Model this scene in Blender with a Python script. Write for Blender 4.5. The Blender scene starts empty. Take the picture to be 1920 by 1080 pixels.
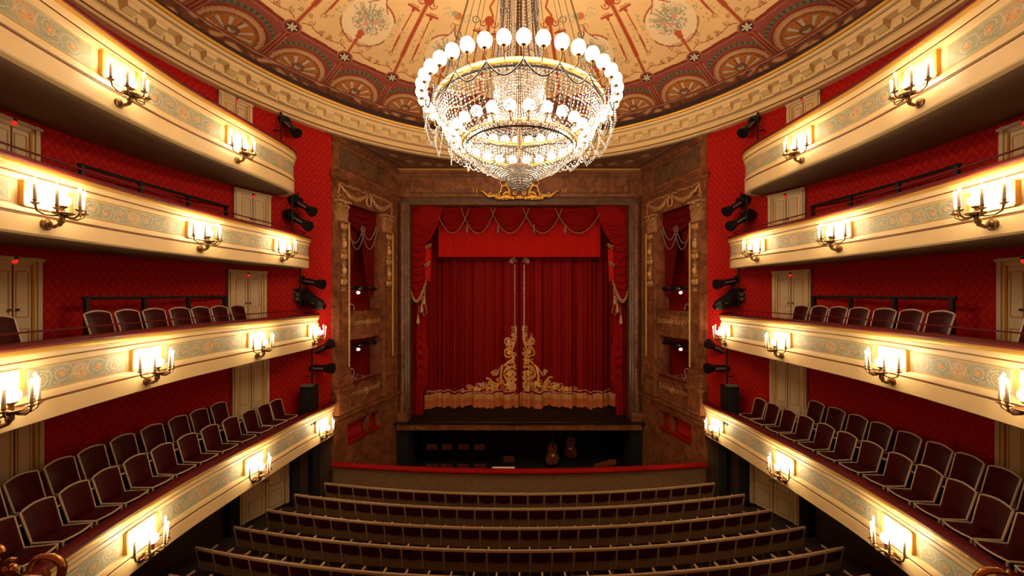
import bpy, math, random
import numpy as np
from mathutils import Vector, Matrix
random.seed(7); rng = np.random.default_rng(7)
PI = math.pi
SC = bpy.context.scene
COL = SC.collection
ZS = 7.4                       # the camera stands 7.4 m above the stalls floor; heights below are relative to the eye
# ---------------------------------------------------------------- camera, world, exposure
cd = bpy.data.cameras.new('camera'); CAM = bpy.data.objects.new('camera', cd); COL.objects.link(CAM)
cd.sensor_width = 36; cd.lens = 700/1920*36; cd.shift_x = -14/1920; cd.shift_y = 10/1920
cd.clip_start = 0.05; cd.clip_end = 100
CAM.location = (0, 0, 0); CAM.rotation_euler = (PI/2, 0, 0)
SC.camera = CAM
wd = bpy.data.worlds.new('world'); SC.world = wd; wd.use_nodes = True
wd.node_tree.nodes['Background'].inputs[0].default_value = (0.9, 0.5, 0.3, 1)
wd.node_tree.nodes['Background'].inputs[1].default_value = 0.003
SC.view_settings.view_transform = 'Standard'; SC.view_settings.look = 'None'
SC.view_settings.gamma = 1; SC.view_settings.use_curve_mapping = False
SC.view_settings.exposure = 0.0
WARM = (1.0, 0.82, 0.58); WARM2 = (1.0, 0.76, 0.46)
E_GLOBE, E_SCONCE, E_FLAME = 49.0, 85.0, 180.0

# ---------------------------------------------------------------- node helpers and materials
def newmat(name):
    m = bpy.data.materials.new(name); m.use_nodes = True
    nt = m.node_tree; b = nt.nodes['Principled BSDF']
    return m, nt, b
def plain(name, col, rough=.5, metal=0., bump=0., bscale=40., var=0., vscale=3., coat=0., sheen=0., spec=.5):
    m, nt, b = newmat(name); b.inputs['Specular IOR Level'].default_value = spec
    b.inputs['Base Color'].default_value = (*col, 1); b.inputs['Roughness'].default_value = rough
    b.inputs['Metallic'].default_value = metal
    if coat: b.inputs['Coat Weight'].default_value = coat
    if sheen:
        b.inputs['Sheen Weight'].default_value = sheen; b.inputs['Sheen Roughness'].default_value = .4
        b.inputs['Sheen Tint'].default_value = (min(1, col[0]*3), col[1]*4, col[2]*4, 1)
    tc = nt.nodes.new('ShaderNodeTexCoord')
    if var:
        n = nt.nodes.new('ShaderNodeTexNoise'); n.inputs['Scale'].default_value = vscale; n.inputs['Detail'].default_value = 4
        r = nt.nodes.new('ShaderNodeValToRGB')
        r.color_ramp.elements[0].position = .3; r.color_ramp.elements[1].position = .7
        r.color_ramp.elements[0].color = (*[c*(1-var) for c in col], 1); r.color_ramp.elements[1].color = (*[min(1, c*(1+var*.6)) for c in col], 1)
        nt.links.new(tc.outputs['Object'], n.inputs['Vector']); nt.links.new(n.outputs['Fac'], r.inputs[0]); nt.links.new(r.outputs[0], b.inputs['Base Color'])
    if bump:
        n = nt.nodes.new('ShaderNodeTexNoise'); n.inputs['Scale'].default_value = bscale; n.inputs['Detail'].default_value = 3
        bp = nt.nodes.new('ShaderNodeBump'); bp.inputs['Strength'].default_value = bump; bp.inputs['Distance'].default_value = .01
        nt.links.new(tc.outputs['Object'], n.inputs['Vector']); nt.links.new(n.outputs['Fac'], bp.inputs['Height']); nt.links.new(bp.outputs[0], b.inputs['Normal'])
    return m
def marble(name, c1, c2, c3, scale=1.2, rough=.35):
    m, nt, b = newmat(name); tc = nt.nodes.new('ShaderNodeTexCoord')
    n1 = nt.nodes.new('ShaderNodeTexNoise'); n1.inputs['Scale'].default_value = scale*2; n1.inputs['Detail'].default_value = 8; n1.inputs['Distortion'].default_value = 1.2
    n2 = nt.nodes.new('ShaderNodeTexWave'); n2.inputs['Scale'].default_value = scale*.6; n2.inputs['Distortion'].default_value = 14; n2.inputs['Detail'].default_value = 4; n2.wave_profile = 'SAW'
    r1 = nt.nodes.new('ShaderNodeValToRGB'); r1.color_ramp.elements[0].position = .35; r1.color_ramp.elements[1].position = .68
    r1.color_ramp.elements[0].color = (*c1, 1); r1.color_ramp.elements[1].color = (*c2, 1)
    r2 = nt.nodes.new('ShaderNodeValToRGB'); r2.color_ramp.elements[0].position = .93; r2.color_ramp.elements[1].position = 1
    r2.color_ramp.elements[0].color = (0, 0, 0, 1); r2.color_ramp.elements[1].color = (.6, .6, .6, 1)
    mx = nt.nodes.new('ShaderNodeMix'); mx.data_type = 'RGBA'; mx.inputs[7].default_value = (*c3, 1)
    for n in (n1, n2): nt.links.new(tc.outputs['Object'], n.inputs['Vector'])
    nt.links.new(n1.outputs['Fac'], r1.inputs[0]); nt.links.new(n2.outputs['Fac'], r2.inputs[0])
    nt.links.new(r2.outputs[0], mx.inputs[0]); nt.links.new(r1.outputs[0], mx.inputs[6]); nt.links.new(mx.outputs[2], b.inputs['Base Color'])
    b.inputs['Roughness'].default_value = rough
    return m
def vcol(name, rough=.6, bump=0., sheen=0., spec=.3):
    m, nt, b = newmat(name); b.inputs['Specular IOR Level'].default_value = spec; a = nt.nodes.new('ShaderNodeAttribute'); a.attribute_name = 'paint'
    nt.links.new(a.outputs['Color'], b.inputs['Base Color']); b.inputs['Roughness'].default_value = rough
    if sheen: b.inputs['Sheen Weight'].default_value = sheen
    if bump:
        tc = nt.nodes.new('ShaderNodeTexCoord')
        n = nt.nodes.new('ShaderNodeTexNoise'); n.inputs['Scale'].default_value = 60
        bp = nt.nodes.new('ShaderNodeBump'); bp.inputs['Strength'].default_value = bump; bp.inputs['Distance'].default_value = .01
        nt.links.new(tc.outputs['Object'], n.inputs['Vector']); nt.links.new(n.outputs['Fac'], bp.inputs['Height']); nt.links.new(bp.outputs[0], b.inputs['Normal'])
    return m
def emit(name, col, strength):
    m = bpy.data.materials.new(name); m.use_nodes = True; nt = m.node_tree; nt.nodes.clear()
    e = nt.nodes.new('ShaderNodeEmission'); o = nt.nodes.new('ShaderNodeOutputMaterial')
    e.inputs[0].default_value = (*col, 1); e.inputs[1].default_value = strength; nt.links.new(e.outputs[0], o.inputs[0]); return m
def damask(name, c1, c2):
    # diamond trellis woven into red wall fabric; UV = metres along the wall, height
    m, nt, b = newmat(name); uv = nt.nodes.new('ShaderNodeUVMap'); uv.uv_map = 'wall'
    sx = nt.nodes.new('ShaderNodeSeparateXYZ'); nt.links.new(uv.outputs[0], sx.inputs[0])
    def M(op, a, bb=None, clamp=False):
        n = nt.nodes.new('ShaderNodeMath'); n.operation = op; n.use_clamp = clamp
        for i, v in enumerate((a, bb)):
            if v is None: continue
            if isinstance(v, (int, float)): n.inputs[i].default_value = v
            else: nt.links.new(v, n.inputs[i])
        return n.outputs[0]
    su = M('DIVIDE', sx.outputs[0], .34); sv = M('DIVIDE', sx.outputs[1], .46)
    nz = nt.nodes.new('ShaderNodeTexNoise'); nz.inputs['Scale'].default_value = 9; nt.links.new(uv.outputs[0], nz.inputs['Vector'])
    wob = M('MULTIPLY', M('SUBTRACT', nz.outputs['Fac'], .5), .16)
    A = M('ADD', M('ADD', su, sv), wob); B = M('ADD', M('SUBTRACT', su, sv), wob)
    ta = M('ABSOLUTE', M('SUBTRACT', M('FRACT', A), .5)); tb = M('ABSOLUTE', M('SUBTRACT', M('FRACT', B), .5))
    l = M('MINIMUM', ta, tb); line = M('LESS_THAN', l, .055)
    fl = M('LESS_THAN', M('ADD', M('ABSOLUTE', M('SUBTRACT', ta, .45)), M('ABSOLUTE', M('SUBTRACT', tb, .45))), .13)
    fac = M('MULTIPLY', M('MAXIMUM', line, fl), .55)
    mx = nt.nodes.new('ShaderNodeMix'); mx.data_type = 'RGBA'; mx.inputs[6].default_value = (*c1, 1); mx.inputs[7].default_value = (*c2, 1)
    nt.links.new(fac, mx.inputs[0]); nt.links.new(mx.outputs[2], b.inputs['Base Color']); b.inputs['Roughness'].default_value = .7; b.inputs['Specular IOR Level'].default_value = .12
    return m
M_ = {}
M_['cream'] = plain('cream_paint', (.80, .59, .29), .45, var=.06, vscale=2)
M_['cream_door'] = plain('door_paint', (.62, .46, .25), .5, var=.08, vscale=2)
M_['groove'] = plain('brown_line', (.20, .07, .02), .6)
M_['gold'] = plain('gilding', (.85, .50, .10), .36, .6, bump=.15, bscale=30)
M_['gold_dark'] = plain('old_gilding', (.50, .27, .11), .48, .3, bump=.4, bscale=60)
M_['gilt_carved'] = plain('carved_gilding', (.36, .15, .035), .26, .85, bump=.6, bscale=35)  # dark gold-brown gilding of the corner carvings
M_['gilt_line'] = plain('gilt_strip_painted_glint', (.95, .66, .20), .35, .25)  # pilaster gilt edges, with their bright reflection put into a paler colour
M_['brass'] = plain('aged_brass', (.22, .12, .05), .38, .9)
M_['damask'] = damask('red_damask', (.35, .005, .003), (.50, .022, .013))
M_['velvet'] = plain('red_velvet', (.26, .004, .004), .8, spec=.1, bump=.1, bscale=80)
M_['velvet_dark'] = plain('dark_red_velvet', (.13, .003, .003), .8, spec=.1)
M_['valance'] = plain('bright_red_cloth', (.46, .008, .005), .8, spec=.1)
M_['rail'] = plain('rail_plush', (.11, .004, .004), .6, spec=.25)
M_['seat_red'] = plain('seat_upholstery', (.046, .0018, .0018), .45, var=.3, vscale=6, spec=.22)
M_['chair_frame'] = plain('chair_frame_paint', (.56, .44, .27), .38)
M_['stall_frame'] = plain('stall_frame_wood', (.42, .28, .15), .35)
M_['stall_wood'] = plain('stall_back_wood', (.26, .145, .07), .5, var=.2, vscale=8)
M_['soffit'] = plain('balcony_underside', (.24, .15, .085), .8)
M_['carpet'] = plain('dark_carpet', (.035, .018, .014), .95)
M_['marble'] = marble('brown_marble', (.13, .040, .016), (.30, .105, .04), (.45, .22, .11))
M_['marble_d'] = marble('dark_marble', (.085, .038, .022), (.17, .085, .04), (.24, .13, .07))
M_['black'] = plain('black_metal', (.008, .008, .009), .35, .3)
M_['bar'] = plain('dark_green_iron', (.014, .010, .008), .5)
M_['darkred_wall'] = plain('stalls_wall_paint', (.05, .026, .014), .6, var=.2)
M_['stage'] = plain('stage_boards', (.012, .006, .006), .7, spec=.2)
M_['pitblack'] = plain('pit_black', (.004, .003, .003), .9)
M_['wood'] = plain('varnished_wood', (.22, .06, .02), .3, var=.3, vscale=5)
M_['grey_metal'] = plain('lamp_housing_grey', (.20, .19, .17), .4, .5)
M_['silver'] = plain('silver_cord', (.26, .15, .12), .5)
M_['white_metal'] = plain('white_chair_metal', (.55, .50, .42), .4)
M_['wax'] = plain('candle_wax', (.85, .72, .50), .4)
M_['paper'] = plain('sheet_music_paper', (.75, .66, .45), .8)
M_['crystal'] = plain('cut_crystal', (.52, .52, .52), .10, .5)
M_['bulb'] = emit('lit_box_lamp', WARM2, 22)
M_['paint'] = vcol('ceiling_painting', .7)
M_['frieze'] = vcol('painted_frieze', .5)
M_['curtain'] = vcol('embroidered_curtain', .8, spec=.1)
M_['globe'] = emit('lit_opal_globe', WARM, E_GLOBE)
M_['sglobe'] = emit('lit_sconce_globe', WARM2, E_SCONCE)
M_['flame'] = emit('lit_candle_bulb', WARM2, E_FLAME)
M_['exit'] = emit('red_lamp_glow', (1, .03, .02), .8)

# ---------------------------------------------------------------- mesh builder
class MB:
    def __init__(s): s.v = []; s.f = []
    def add(s, vs, fs):
        o = len(s.v); s.v += [tuple(p) for p in vs]; s.f += [tuple(i+o for i in f) for f in fs]; return s
    def box(s, c, d, rz=0., T=None):
        x, y, z = [q/2 for q in d]; R = Matrix.Rotation(rz, 3, 'Z')
        vs = []
        for sx in (-1, 1):
            for sy in (-1, 1):
                for sz in (-1, 1):
                    p = R @ Vector((sx*x, sy*y, sz*z)) + Vector(c); vs.append(T(p) if T else p)
        return s.add(vs, [(0,1,3,2),(4,6,7,5),(0,4,5,1),(2,3,7,6),(0,2,6,4),(1,5,7,3)])
    def hexa(s, P):  # 8 points, bottom ring 0-3, top ring 4-7
        return s.add(P, [(3,2,1,0),(4,5,6,7),(0,1,5,4),(1,2,6,5),(2,3,7,6),(3,0,4,7)])
    def tube(s, path, r, n=6, closed=False, cap=True):
        P = [Vector(p) for p in path]; N = len(P); rings = []
        up = Vector((0, 0, 1)); prev = None
        for i, p in enumerate(P):
            a = P[(i-1) % N] if (i > 0 or closed) else P[i]; b = P[(i+1) % N] if (i < N-1 or closed) else P[i]
            t = (b-a).normalized() if (b-a).length > 1e-9 else up
            if prev is None:
                q = t.cross(up)
                if q.length < 1e-3: q = t.cross(Vector((1, 0, 0)))
                q.normalize()
            else:
                q = prev - t*prev.dot(t)
                q = q.normalized() if q.length > 1e-6 else t.orthogonal().normalized()
            prev = q; w = t.cross(q); rr = r[i] if isinstance(r, (list, tuple)) else r
            rings.append([p + (q*math.cos(2*PI*k/n) + w*math.sin(2*PI*k/n))*rr for k in range(n)])
        vs = [v for rg in rings for v in rg]; fs = []
        for i in range(N if closed else N-1):
            j = (i+1) % N
            for k in range(n): fs.append((i*n+k, i*n+(k+1) % n, j*n+(k+1) % n, j*n+k))
        if cap and not closed: fs += [tuple(range(n))[::-1], tuple((N-1)*n+k for k in range(n))]
        return s.add(vs, fs)
    def lathe(s, prof, c=(0, 0, 0), n=16, a0=0., a1=2*PI):
        full = abs(a1-a0-2*PI) < 1e-6; m = n if full else n+1; vs = []; fs = []
        for (r, z) in prof:
            for k in range(m):
                a = a0+(a1-a0)*k/n; vs.append((c[0]+r*math.cos(a), c[1]+r*math.sin(a), c[2]+z))
        for i in range(len(prof)-1):
            for k in range(n):
                k2 = (k+1) % m; fs.append((i*m+k, i*m+k2, (i+1)*m+k2, (i+1)*m+k))
        return s.add(vs, fs)
    def ball(s, c, r, n=10, sc=(1, 1, 1)):
        vs = []; fs = []; h = max(4, n//2+1)
        for i in range(h+1):
            a = PI*i/h
            for k in range(n): vs.append((c[0]+r*sc[0]*math.sin(a)*math.cos(2*PI*k/n), c[1]+r*sc[1]*math.sin(a)*math.sin(2*PI*k/n), c[2]-r*sc[2]*math.cos(a)))
        for i in range(h):
            for k in range(n): fs.append((i*n+k, i*n+(k+1) % n, (i+1)*n+(k+1) % n, (i+1)*n+k))
        return s.add(vs, fs)
    def octa(s, c, r, h):
        x, y, z = c
        return s.add([(x+r,y,z),(x,y+r,z),(x-r,y,z),(x,y-r,z),(x,y,z+h),(x,y,z-h)], [(0,1,4),(1,2,4),(2,3,4),(3,0,4),(1,0,5),(2,1,5),(3,2,5),(0,3,5)])
    def sweep(s, frames, prof, closed=True):
        # frames: list of (x, y, nx, ny); prof: list of (offset along n, z)
        m = len(prof); vs = [(x+nx*o, y+ny*o, z) for (x, y, nx, ny) in frames for (o, z) in prof]; fs = []
        for i in range(len(frames)-1):
            for k in range(m if closed else m-1):
                k2 = (k+1) % m; fs.append((i*m+k, i*m+k2, (i+1)*m+k2, (i+1)*m+k))
        if closed: fs += [tuple(range(m)), tuple((len(frames)-1)*m+k for k in range(m))[::-1]]
        return s.add(vs, fs)
    def xf(s, T): s.v = [tuple(T(Vector(p))) for p in s.v]; return s
    def mir(s, side):
        if side > 0: s.v = [(-p[0], p[1], p[2]) for p in s.v]; s.f = [f[::-1] for f in s.f]
        return s
    def build(s, name, mat, parent=None, smooth=False, ang=None):
        me = bpy.data.meshes.new(name); me.from_pydata(s.v, [], s.f); me.materials.append(M_[mat] if isinstance(mat, str) else mat)
        o = bpy.data.objects.new(name, me); COL.objects.link(o)
        if smooth: me.polygons.foreach_set('use_smooth', [True]*len(me.polygons))
        if smooth and ang:
            me.set_sharp_from_angle(angle=math.radians(ang))
        if parent: o.parent = parent
        return o
def grid_obj(name, X, Y, Z, colr, mat, parent=None, smooth=True):
    h, w = X.shape; me = bpy.data.meshes.new(name)
    co = np.stack([X, Y, Z], -1).reshape(-1, 3).astype(np.float32)
    i = np.arange(h*w).reshape(h, w); q = np.stack([i[:-1, :-1], i[:-1, 1:], i[1:, 1:], i[1:, :-1]], -1).reshape(-1, 4)
    me.vertices.add(len(co)); me.vertices.foreach_set('co', co.ravel())
    me.loops.add(q.size); me.loops.foreach_set('vertex_index', q.ravel().astype(np.int32))
    me.polygons.add(len(q)); me.polygons.foreach_set('loop_start', (np.arange(len(q))*4).astype(np.int32))
    me.update(calc_edges=True)
    if smooth: me.polygons.foreach_set('use_smooth', np.ones(len(q), bool))
    if colr is not None:
        at = me.color_attributes.new('paint', 'FLOAT_COLOR', 'POINT')
        c4 = np.ones((h*w, 4), np.float32); c4[:, :3] = colr.reshape(-1, 3); at.data.foreach_set('color', c4.ravel())
    me.materials.append(M_[mat]); me.validate()
    o = bpy.data.objects.new(name, me); COL.objects.link(o)
    if parent: o.parent = parent
    return o
def thing(name, label, cat, loc=(0, 0, 0), rz=0., group=None):
    o = bpy.data.objects.new(name, None); COL.objects.link(o); o.empty_display_size = .2
    o.location = loc; o.rotation_euler = (0, 0, rz); tag(o, label, cat, group); return o
def tag(o, label=None, cat=None, group=None, kind=None):
    if label: o['label'] = label
    if cat: o['category'] = cat
    if group: o['group'] = group
    if kind: o['kind'] = kind
    return o
def struct(o, label=None):
    o['kind'] = 'structure'
    if label: o['label'] = label
    return o
def copy_tree(o, parent=None):
    c = o.copy(); COL.objects.link(c)
    if parent: c.parent = parent
    for ch in list(o.children): copy_tree(ch, c)
    return c
ORD = ['', 'first', 'second', 'third', 'fourth', 'fifth', 'sixth', 'seventh', 'eighth', 'ninth', 'tenth', 'eleventh', 'twelfth', 'thirteenth',
       'fourteenth', 'fifteenth', 'sixteenth', 'seventeenth', 'eighteenth', 'nineteenth', 'twentieth']
SIDE = {-1: 'left', 1: 'right'}
def smoothstep(a, b, x):
    t = np.clip((x-a)/(b-a), 0, 1); return t*t*(3-2*t)
def vnoise(u, v, seed=0):
    def h(i, j): 
        n = np.sin(i*127.1+j*311.7+seed*74.7)*43758.5453; return n-np.floor(n)
    i = np.floor(u); j = np.floor(v); fu = u-i; fv = v-j; fu = fu*fu*(3-2*fu); fv = fv*fv*(3-2*fv)
    return (h(i, j)*(1-fu)+h(i+1, j)*fu)*(1-fv)+(h(i, j+1)*(1-fu)+h(i+1, j+1)*fu)*fv
class Paint:   # colours laid onto a vertex grid with plane coordinates U, V (metres)
    def __init__(s, U, V, base): s.U = U; s.V = V; s.c = np.empty(U.shape+(3,)); s.c[:] = base
    def mask(s, m, col, a=1.):
        m = (m*a)[..., None]; s.c = s.c*(1-m)+np.array(col)*m
    def disc(s, u, v, r, col, a=1.): s.mask((np.hypot(s.U-u, s.V-v) < r)*1., col, a)
    def ring(s, u, v, r, w, col, a=1.): s.mask((np.abs(np.hypot(s.U-u, s.V-v)-r) < w/2)*1., col, a)
    def stroke(s, pts, w, col, a=1.):
        P = np.array(pts, float); lo = P.min(0)-w; hi = P.max(0)+w
        sel = np.nonzero((s.U > lo[0]) & (s.U < hi[0]) & (s.V > lo[1]) & (s.V < hi[1]))
        if len(sel[0]) == 0: return
        U = s.U[sel]; V = s.V[sel]; d = np.full(U.shape, 9.)
        for (a0, b0), (a1, b1) in zip(P[:-1], P[1:]):
            du, dv = a1-a0, b1-b0; L = du*du+dv*dv+1e-12; t = np.clip(((U-a0)*du+(V-b0)*dv)/L, 0, 1)
            d = np.minimum(d, np.hypot(U-a0-t*du, V-b0-t*dv))
        m = (d < w/2)[..., None]*a; s.c[sel] = s.c[sel]*(1-m)+np.array(col)*m
def spiral(u, v, r, a0, turns, n=14, r1=.15, sgn=1):
    return [(u+(r*(1-t)+r*r1*t)*math.cos(a0+sgn*2*PI*turns*t), v+(r*(1-t)+r*r1*t)*math.sin(a0+sgn*2*PI*turns*t)) for t in [i/n for i in range(n+1)]]

CY = 8.0                      # the round hall is centred 8 m in front of the eye
def ringpt(r, az, z=0.): return (-r*math.sin(az), CY+r*math.cos(az), z)   # az: from the stage direction towards the left

# ================================================================ SETTING: walls
RW = 9.35
AZ0 = math.radians(49.2)
def wall_piece(name, side, z0, z1, mat, az0=AZ0, az1=PI, R=RW, n=72):
    az = np.linspace(az0, az1, n+1); zz = np.array([z0, z1])
    A, Zg = np.meshgrid(az, zz); X = -R*np.sin(A)*(1 if side < 0 else -1); Yg = CY+R*np.cos(A)
    o = grid_obj(name, X, Yg, Zg, None, mat); me = o.data
    uvl = me.uv_layers.new(name='wall'); vi = np.empty(len(me.loops), np.int32); me.loops.foreach_get('vertex_index', vi)
    UV = np.stack([(A*R).ravel()[vi], Zg.ravel()[vi]], -1); uvl.data.foreach_set('uv', UV.astype(np.float32).ravel())
    return o
for sd in (-1, 1):
    o = struct(wall_piece('wall_'+SIDE[sd], sd, -5.3, 6.05, 'damask'), 'curved %s wall covered in red damask behind the galleries' % SIDE[sd])
    b = wall_piece('lower_wall', sd, -7.75, -5.25, 'darkred_wall'); b.parent = o
# floor of the stalls, sloping gently down to the orchestra
def floor_z(y): return -7.3+.06*max(0, 12.0-y)
fm = MB()
ys = [-1.4, 0, 2, 4, 6, 8, 10, 12, 13.3]
vs = []; 
for y in ys:
    for x in (-9.4, 9.4): vs.append((x, y, floor_z(y)))
for y in ys:
    for x in (-9.4, 9.4): vs.append((x, y, floor_z(y)-.12))
n = len(ys); fs = [(2*i, 2*i+1, 2*i+3, 2*i+2) for i in range(n-1)]+[(2*n+2*i, 2*n+2*i+2, 2*n+2*i+3, 2*n+2*i+1) for i in range(n-1)]
fs += [(2*n-2, 2*n-1, 4*n-1, 4*n-2), (0, 2*n, 2*n+1, 1)]
fm.add(vs, fs); struct(fm.build('floor', 'carpet'), 'dark carpeted floor of the stalls sloping down to the orchestra pit')

# ---------------------------------------------------------------- ceiling: cornice ring
frames = [(*ringpt(1., 2*PI*i/168)[:1], 0, 0, 0) for i in range(1)]
def ringframes(n, a0=0., a1=2*PI):
    return [(0, CY, -math.sin(a0+(a1-a0)*i/n), math.cos(a0+(a1-a0)*i/n)) for i in range(n+1)]
prof = [(9.5, 6.0), (9.13, 6.0), (9.10, 6.03), (9.13, 6.07), (9.17, 6.09), (9.17, 6.29), (9.12, 6.31), (9.10, 6.35), (9.13, 6.38), (9.13, 6.66),
        (8.90, 6.67), (8.88, 6.68), (8.88, 6.82), (8.83, 6.84), (8.80, 6.90), (9.4, 6.92), (9.5, 6.9)]
cor = MB().sweep(ringframes(168), prof)
corn = struct(cor.build('trim_1', 'cream', None, True, 35), 'cream ring cornice with blocks under a gilded edge around the painted ceiling')
md = MB()
for i in range(92):
    a = 2*PI*i/92
    T = lambda p, a=a: Vector((-math.sin(a)*p.x-math.cos(a)*p.y, CY+math.cos(a)*p.x-math.sin(a)*p.y, p.z))
    md.box((9.02, 0, 6.60), (.24, .26, .10), T=T)
    md.box((9.02, 0, 6.66), (.27, .31, .03), T=T)
    md.hexa([T(Vector(q)) for q in ((9.08, -.12, 6.46), (9.14, -.12, 6.46), (9.14, .12, 6.46), (9.08, .12, 6.46), (8.93, -.12, 6.56), (9.14, -.12, 6.56), (9.14, .12, 6.56), (8.93, .12, 6.56))])
    a2 = a+PI/92; T2 = lambda p, a=a2: Vector((-math.sin(a)*p.x-math.cos(a)*p.y, CY+math.cos(a)*p.x-math.sin(a)*p.y, p.z))
    md.box((9.1, 0, 6.46), (.05, .2, .12), T=T2)
md.build('modillion_row', 'cream', corn)
MB().sweep(ringframes(168), [(8.80, 6.89), (8.76, 6.92), (8.745, 6.96), (8.76, 7.0), (8.82, 7.02), (8.9, 7.0), (8.9, 6.91)]).build('gilded_edge', 'gold', corn, True)
for (r, z) in ((9.165, 6.105), (9.155, 6.125), (9.095, 6.325), (9.095, 6.36), (8.875, 6.805)):
    MB().sweep(ringframes(168), [(r+.02, z-.008), (r-.006, z-.008), (r-.006, z+.008), (r+.02, z+.008)]).build('brown_line', 'groove', corn)
# cove behind the gilded edge: brown painted leaf band
nth = 1680
def prof_grid(pr, n_th, n_each):
    pts = []
    for (a, b), k in zip(zip(pr[:-1], pr[1:]), n_each):
        for i in range(k): t = i/k; pts.append((a[0]*(1-t)+b[0]*t, a[1]*(1-t)+b[1]*t))
    pts.append(pr[-1]); return np.array(pts)
TH = np.linspace(0, 2*PI, nth+1)
pg = prof_grid([(8.85, 7.0), (9.34, 7.02), (9.34, 7.4), (9.12, 7.68)], nth, [2, 4, 22])
R_, A_ = np.meshgrid(pg[:, 0], TH, indexing='ij'); Z_ = np.repeat(pg[:, 1][:, None], nth+1, 1)
S_ = np.repeat(np.linspace(0, 1, len(pg))[:, None], nth+1, 1)
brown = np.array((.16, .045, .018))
pn = Paint(A_*9.1, Z_, brown)
arc = A_*9.1
w = np.sin(arc*6.2+2.5*np.sin(Z_*9)+1.5*np.sin(arc*2.1))*np.cos(Z_*22+1.5*np.sin(arc*5.))
pn.mask((w > .25)*1., (.42, .17, .06), .8); pn.mask((w > .6)*1., (.55, .30, .13), .8)
n2 = vnoise(arc*9, Z_*14, 3); pn.mask((n2 > .72)*1., (.07, .02, .012), .7)
pn.mask((Z_ > 7.645)*1., (.17, .02, .012)); pn.mask(((Z_ > 7.62) & (Z_ < 7.645))*1., (.45, .2, .1))
pn.mask((Z_ < 7.45)*1., (.05, .022, .016))  # shadow behind the gilded lip, painted dark into the foot of the cove
ceil = struct(bpy.data.objects.new('ceiling', None), 'painted dome with shell lunettes, stars and flower medallions'); COL.objects.link(ceil)
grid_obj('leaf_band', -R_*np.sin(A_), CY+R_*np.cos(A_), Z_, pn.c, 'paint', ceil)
# dome
rr = np.concatenate([np.linspace(9.12, 7.3, 92), np.linspace(7.28, 3.0, 165), np.linspace(2.9, .05, 20)])
def dome_z(r):
    return np.interp(r, [0, 2, 4, 6, 7.3, 7.65, 8.3, 9.12], [9.45, 9.38, 9.12, 8.62, 8.2, 8.07, 7.88, 7.68])
R_, A_ = np.meshgrid(rr, TH, indexing='ij'); Z_ = dome_z(R_)
SEG = 2*PI/28
K = np.round(A_/SEG).astype(int); dA = A_-K*SEG; odd = (K % 2 == 1)
D = dA*R_                                           # metres sideways from the nearest rib
MA = (np.floor(A_/SEG)+.5)*SEG; Dm = (A_-MA)*R_     # metres from the middle of a bay
field = np.array((.86, .56, .25)); dred = (.26, .035, .012); tan = (.66, .34, .15); mauve = (.30, .075, .055)
pn = Paint(D, R_, field)
pn.c *= (.93+.12*vnoise(A_*14, R_*2, 5))[..., None]
chord = 7.65*math.cos(SEG/2)/np.cos(A_-MA)
out = R_ > chord
pn.mask(out*1., mauve)
pn.mask(((R_ > chord-.045) & (R_ < chord+.055))*1., dred)
pn.mask(((R_ > chord+.085) & (R_ < chord+.11))*1., (.52, .2, .12))
hw = .92
el = np.hypot(Dm/hw, (9.12-R_)/1.02); ph = np.arctan2(9.12-R_, Dm)
sh = out & (el < 1.0)
gl = out & (el > 1.10) & (el < 1.2) & (ph > .6) & (ph < PI-.6)
pn.mask(gl*1., (.07, .10, .045)); pn.mask((gl & (np.sin(ph*46) > .2))*1., (.17, .21, .10))
pn.mask(sh*1., dred); pn.mask((out & (el < .95))*1., (.70, .38, .18)); pn.mask((out & (el < .93) & (el > .9))*1., (.5, .22, .1))
pn.mask((out & (el < .79))*1., (.30, .06, .02)); pn.mask((out & (el < .765))*1., (.62, .23, .06))
pn.mask((out & (el < .765) & (el > .68) & (np.sin(ph*70) > 0))*1., (.30, .07, .02))
ray = np.cos(ph*11)
pn.mask((out & (el < .68) & (ray > .15) & (el > .22))*1., (.55, .30, .16)); pn.mask((out & (el < .64) & (ray > .65) & (el > .26))*1., (.80, .62, .42))
pn.mask((out & (el < .66) & (ray < -.5))*1., (.66, .20, .03)); pn.mask((out & (el < .66) & (np.abs(ray+.1) < .12))*1., (.20, .035, .012))
fc = np.hypot(Dm, (9.12-.2-R_)*1.1)
pn.mask((out & (fc < .19))*1., (.28, .11, .05)); pn.mask((out & (np.hypot(Dm-.01, 9.12-.17-R_) < .10))*1., (.70, .50, .34))
pn.mask((out & (np.hypot((Dm-.03)*1.2, 9.12-.17-R_) < .055))*1., (.82, .64, .46)); pn.mask((out & (np.hypot(Dm, 9.12-.24-R_) < .07))*1., (.34, .15, .07))
pn.mask((out & (np.abs(D) < .115))*1., (.55, .22, .12)); pn.mask((out & (np.abs(D) < .09))*1., dred); pn.mask((out & (np.abs(D) < .022))*1., (.5, .2, .1))
ins = ~out
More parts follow.
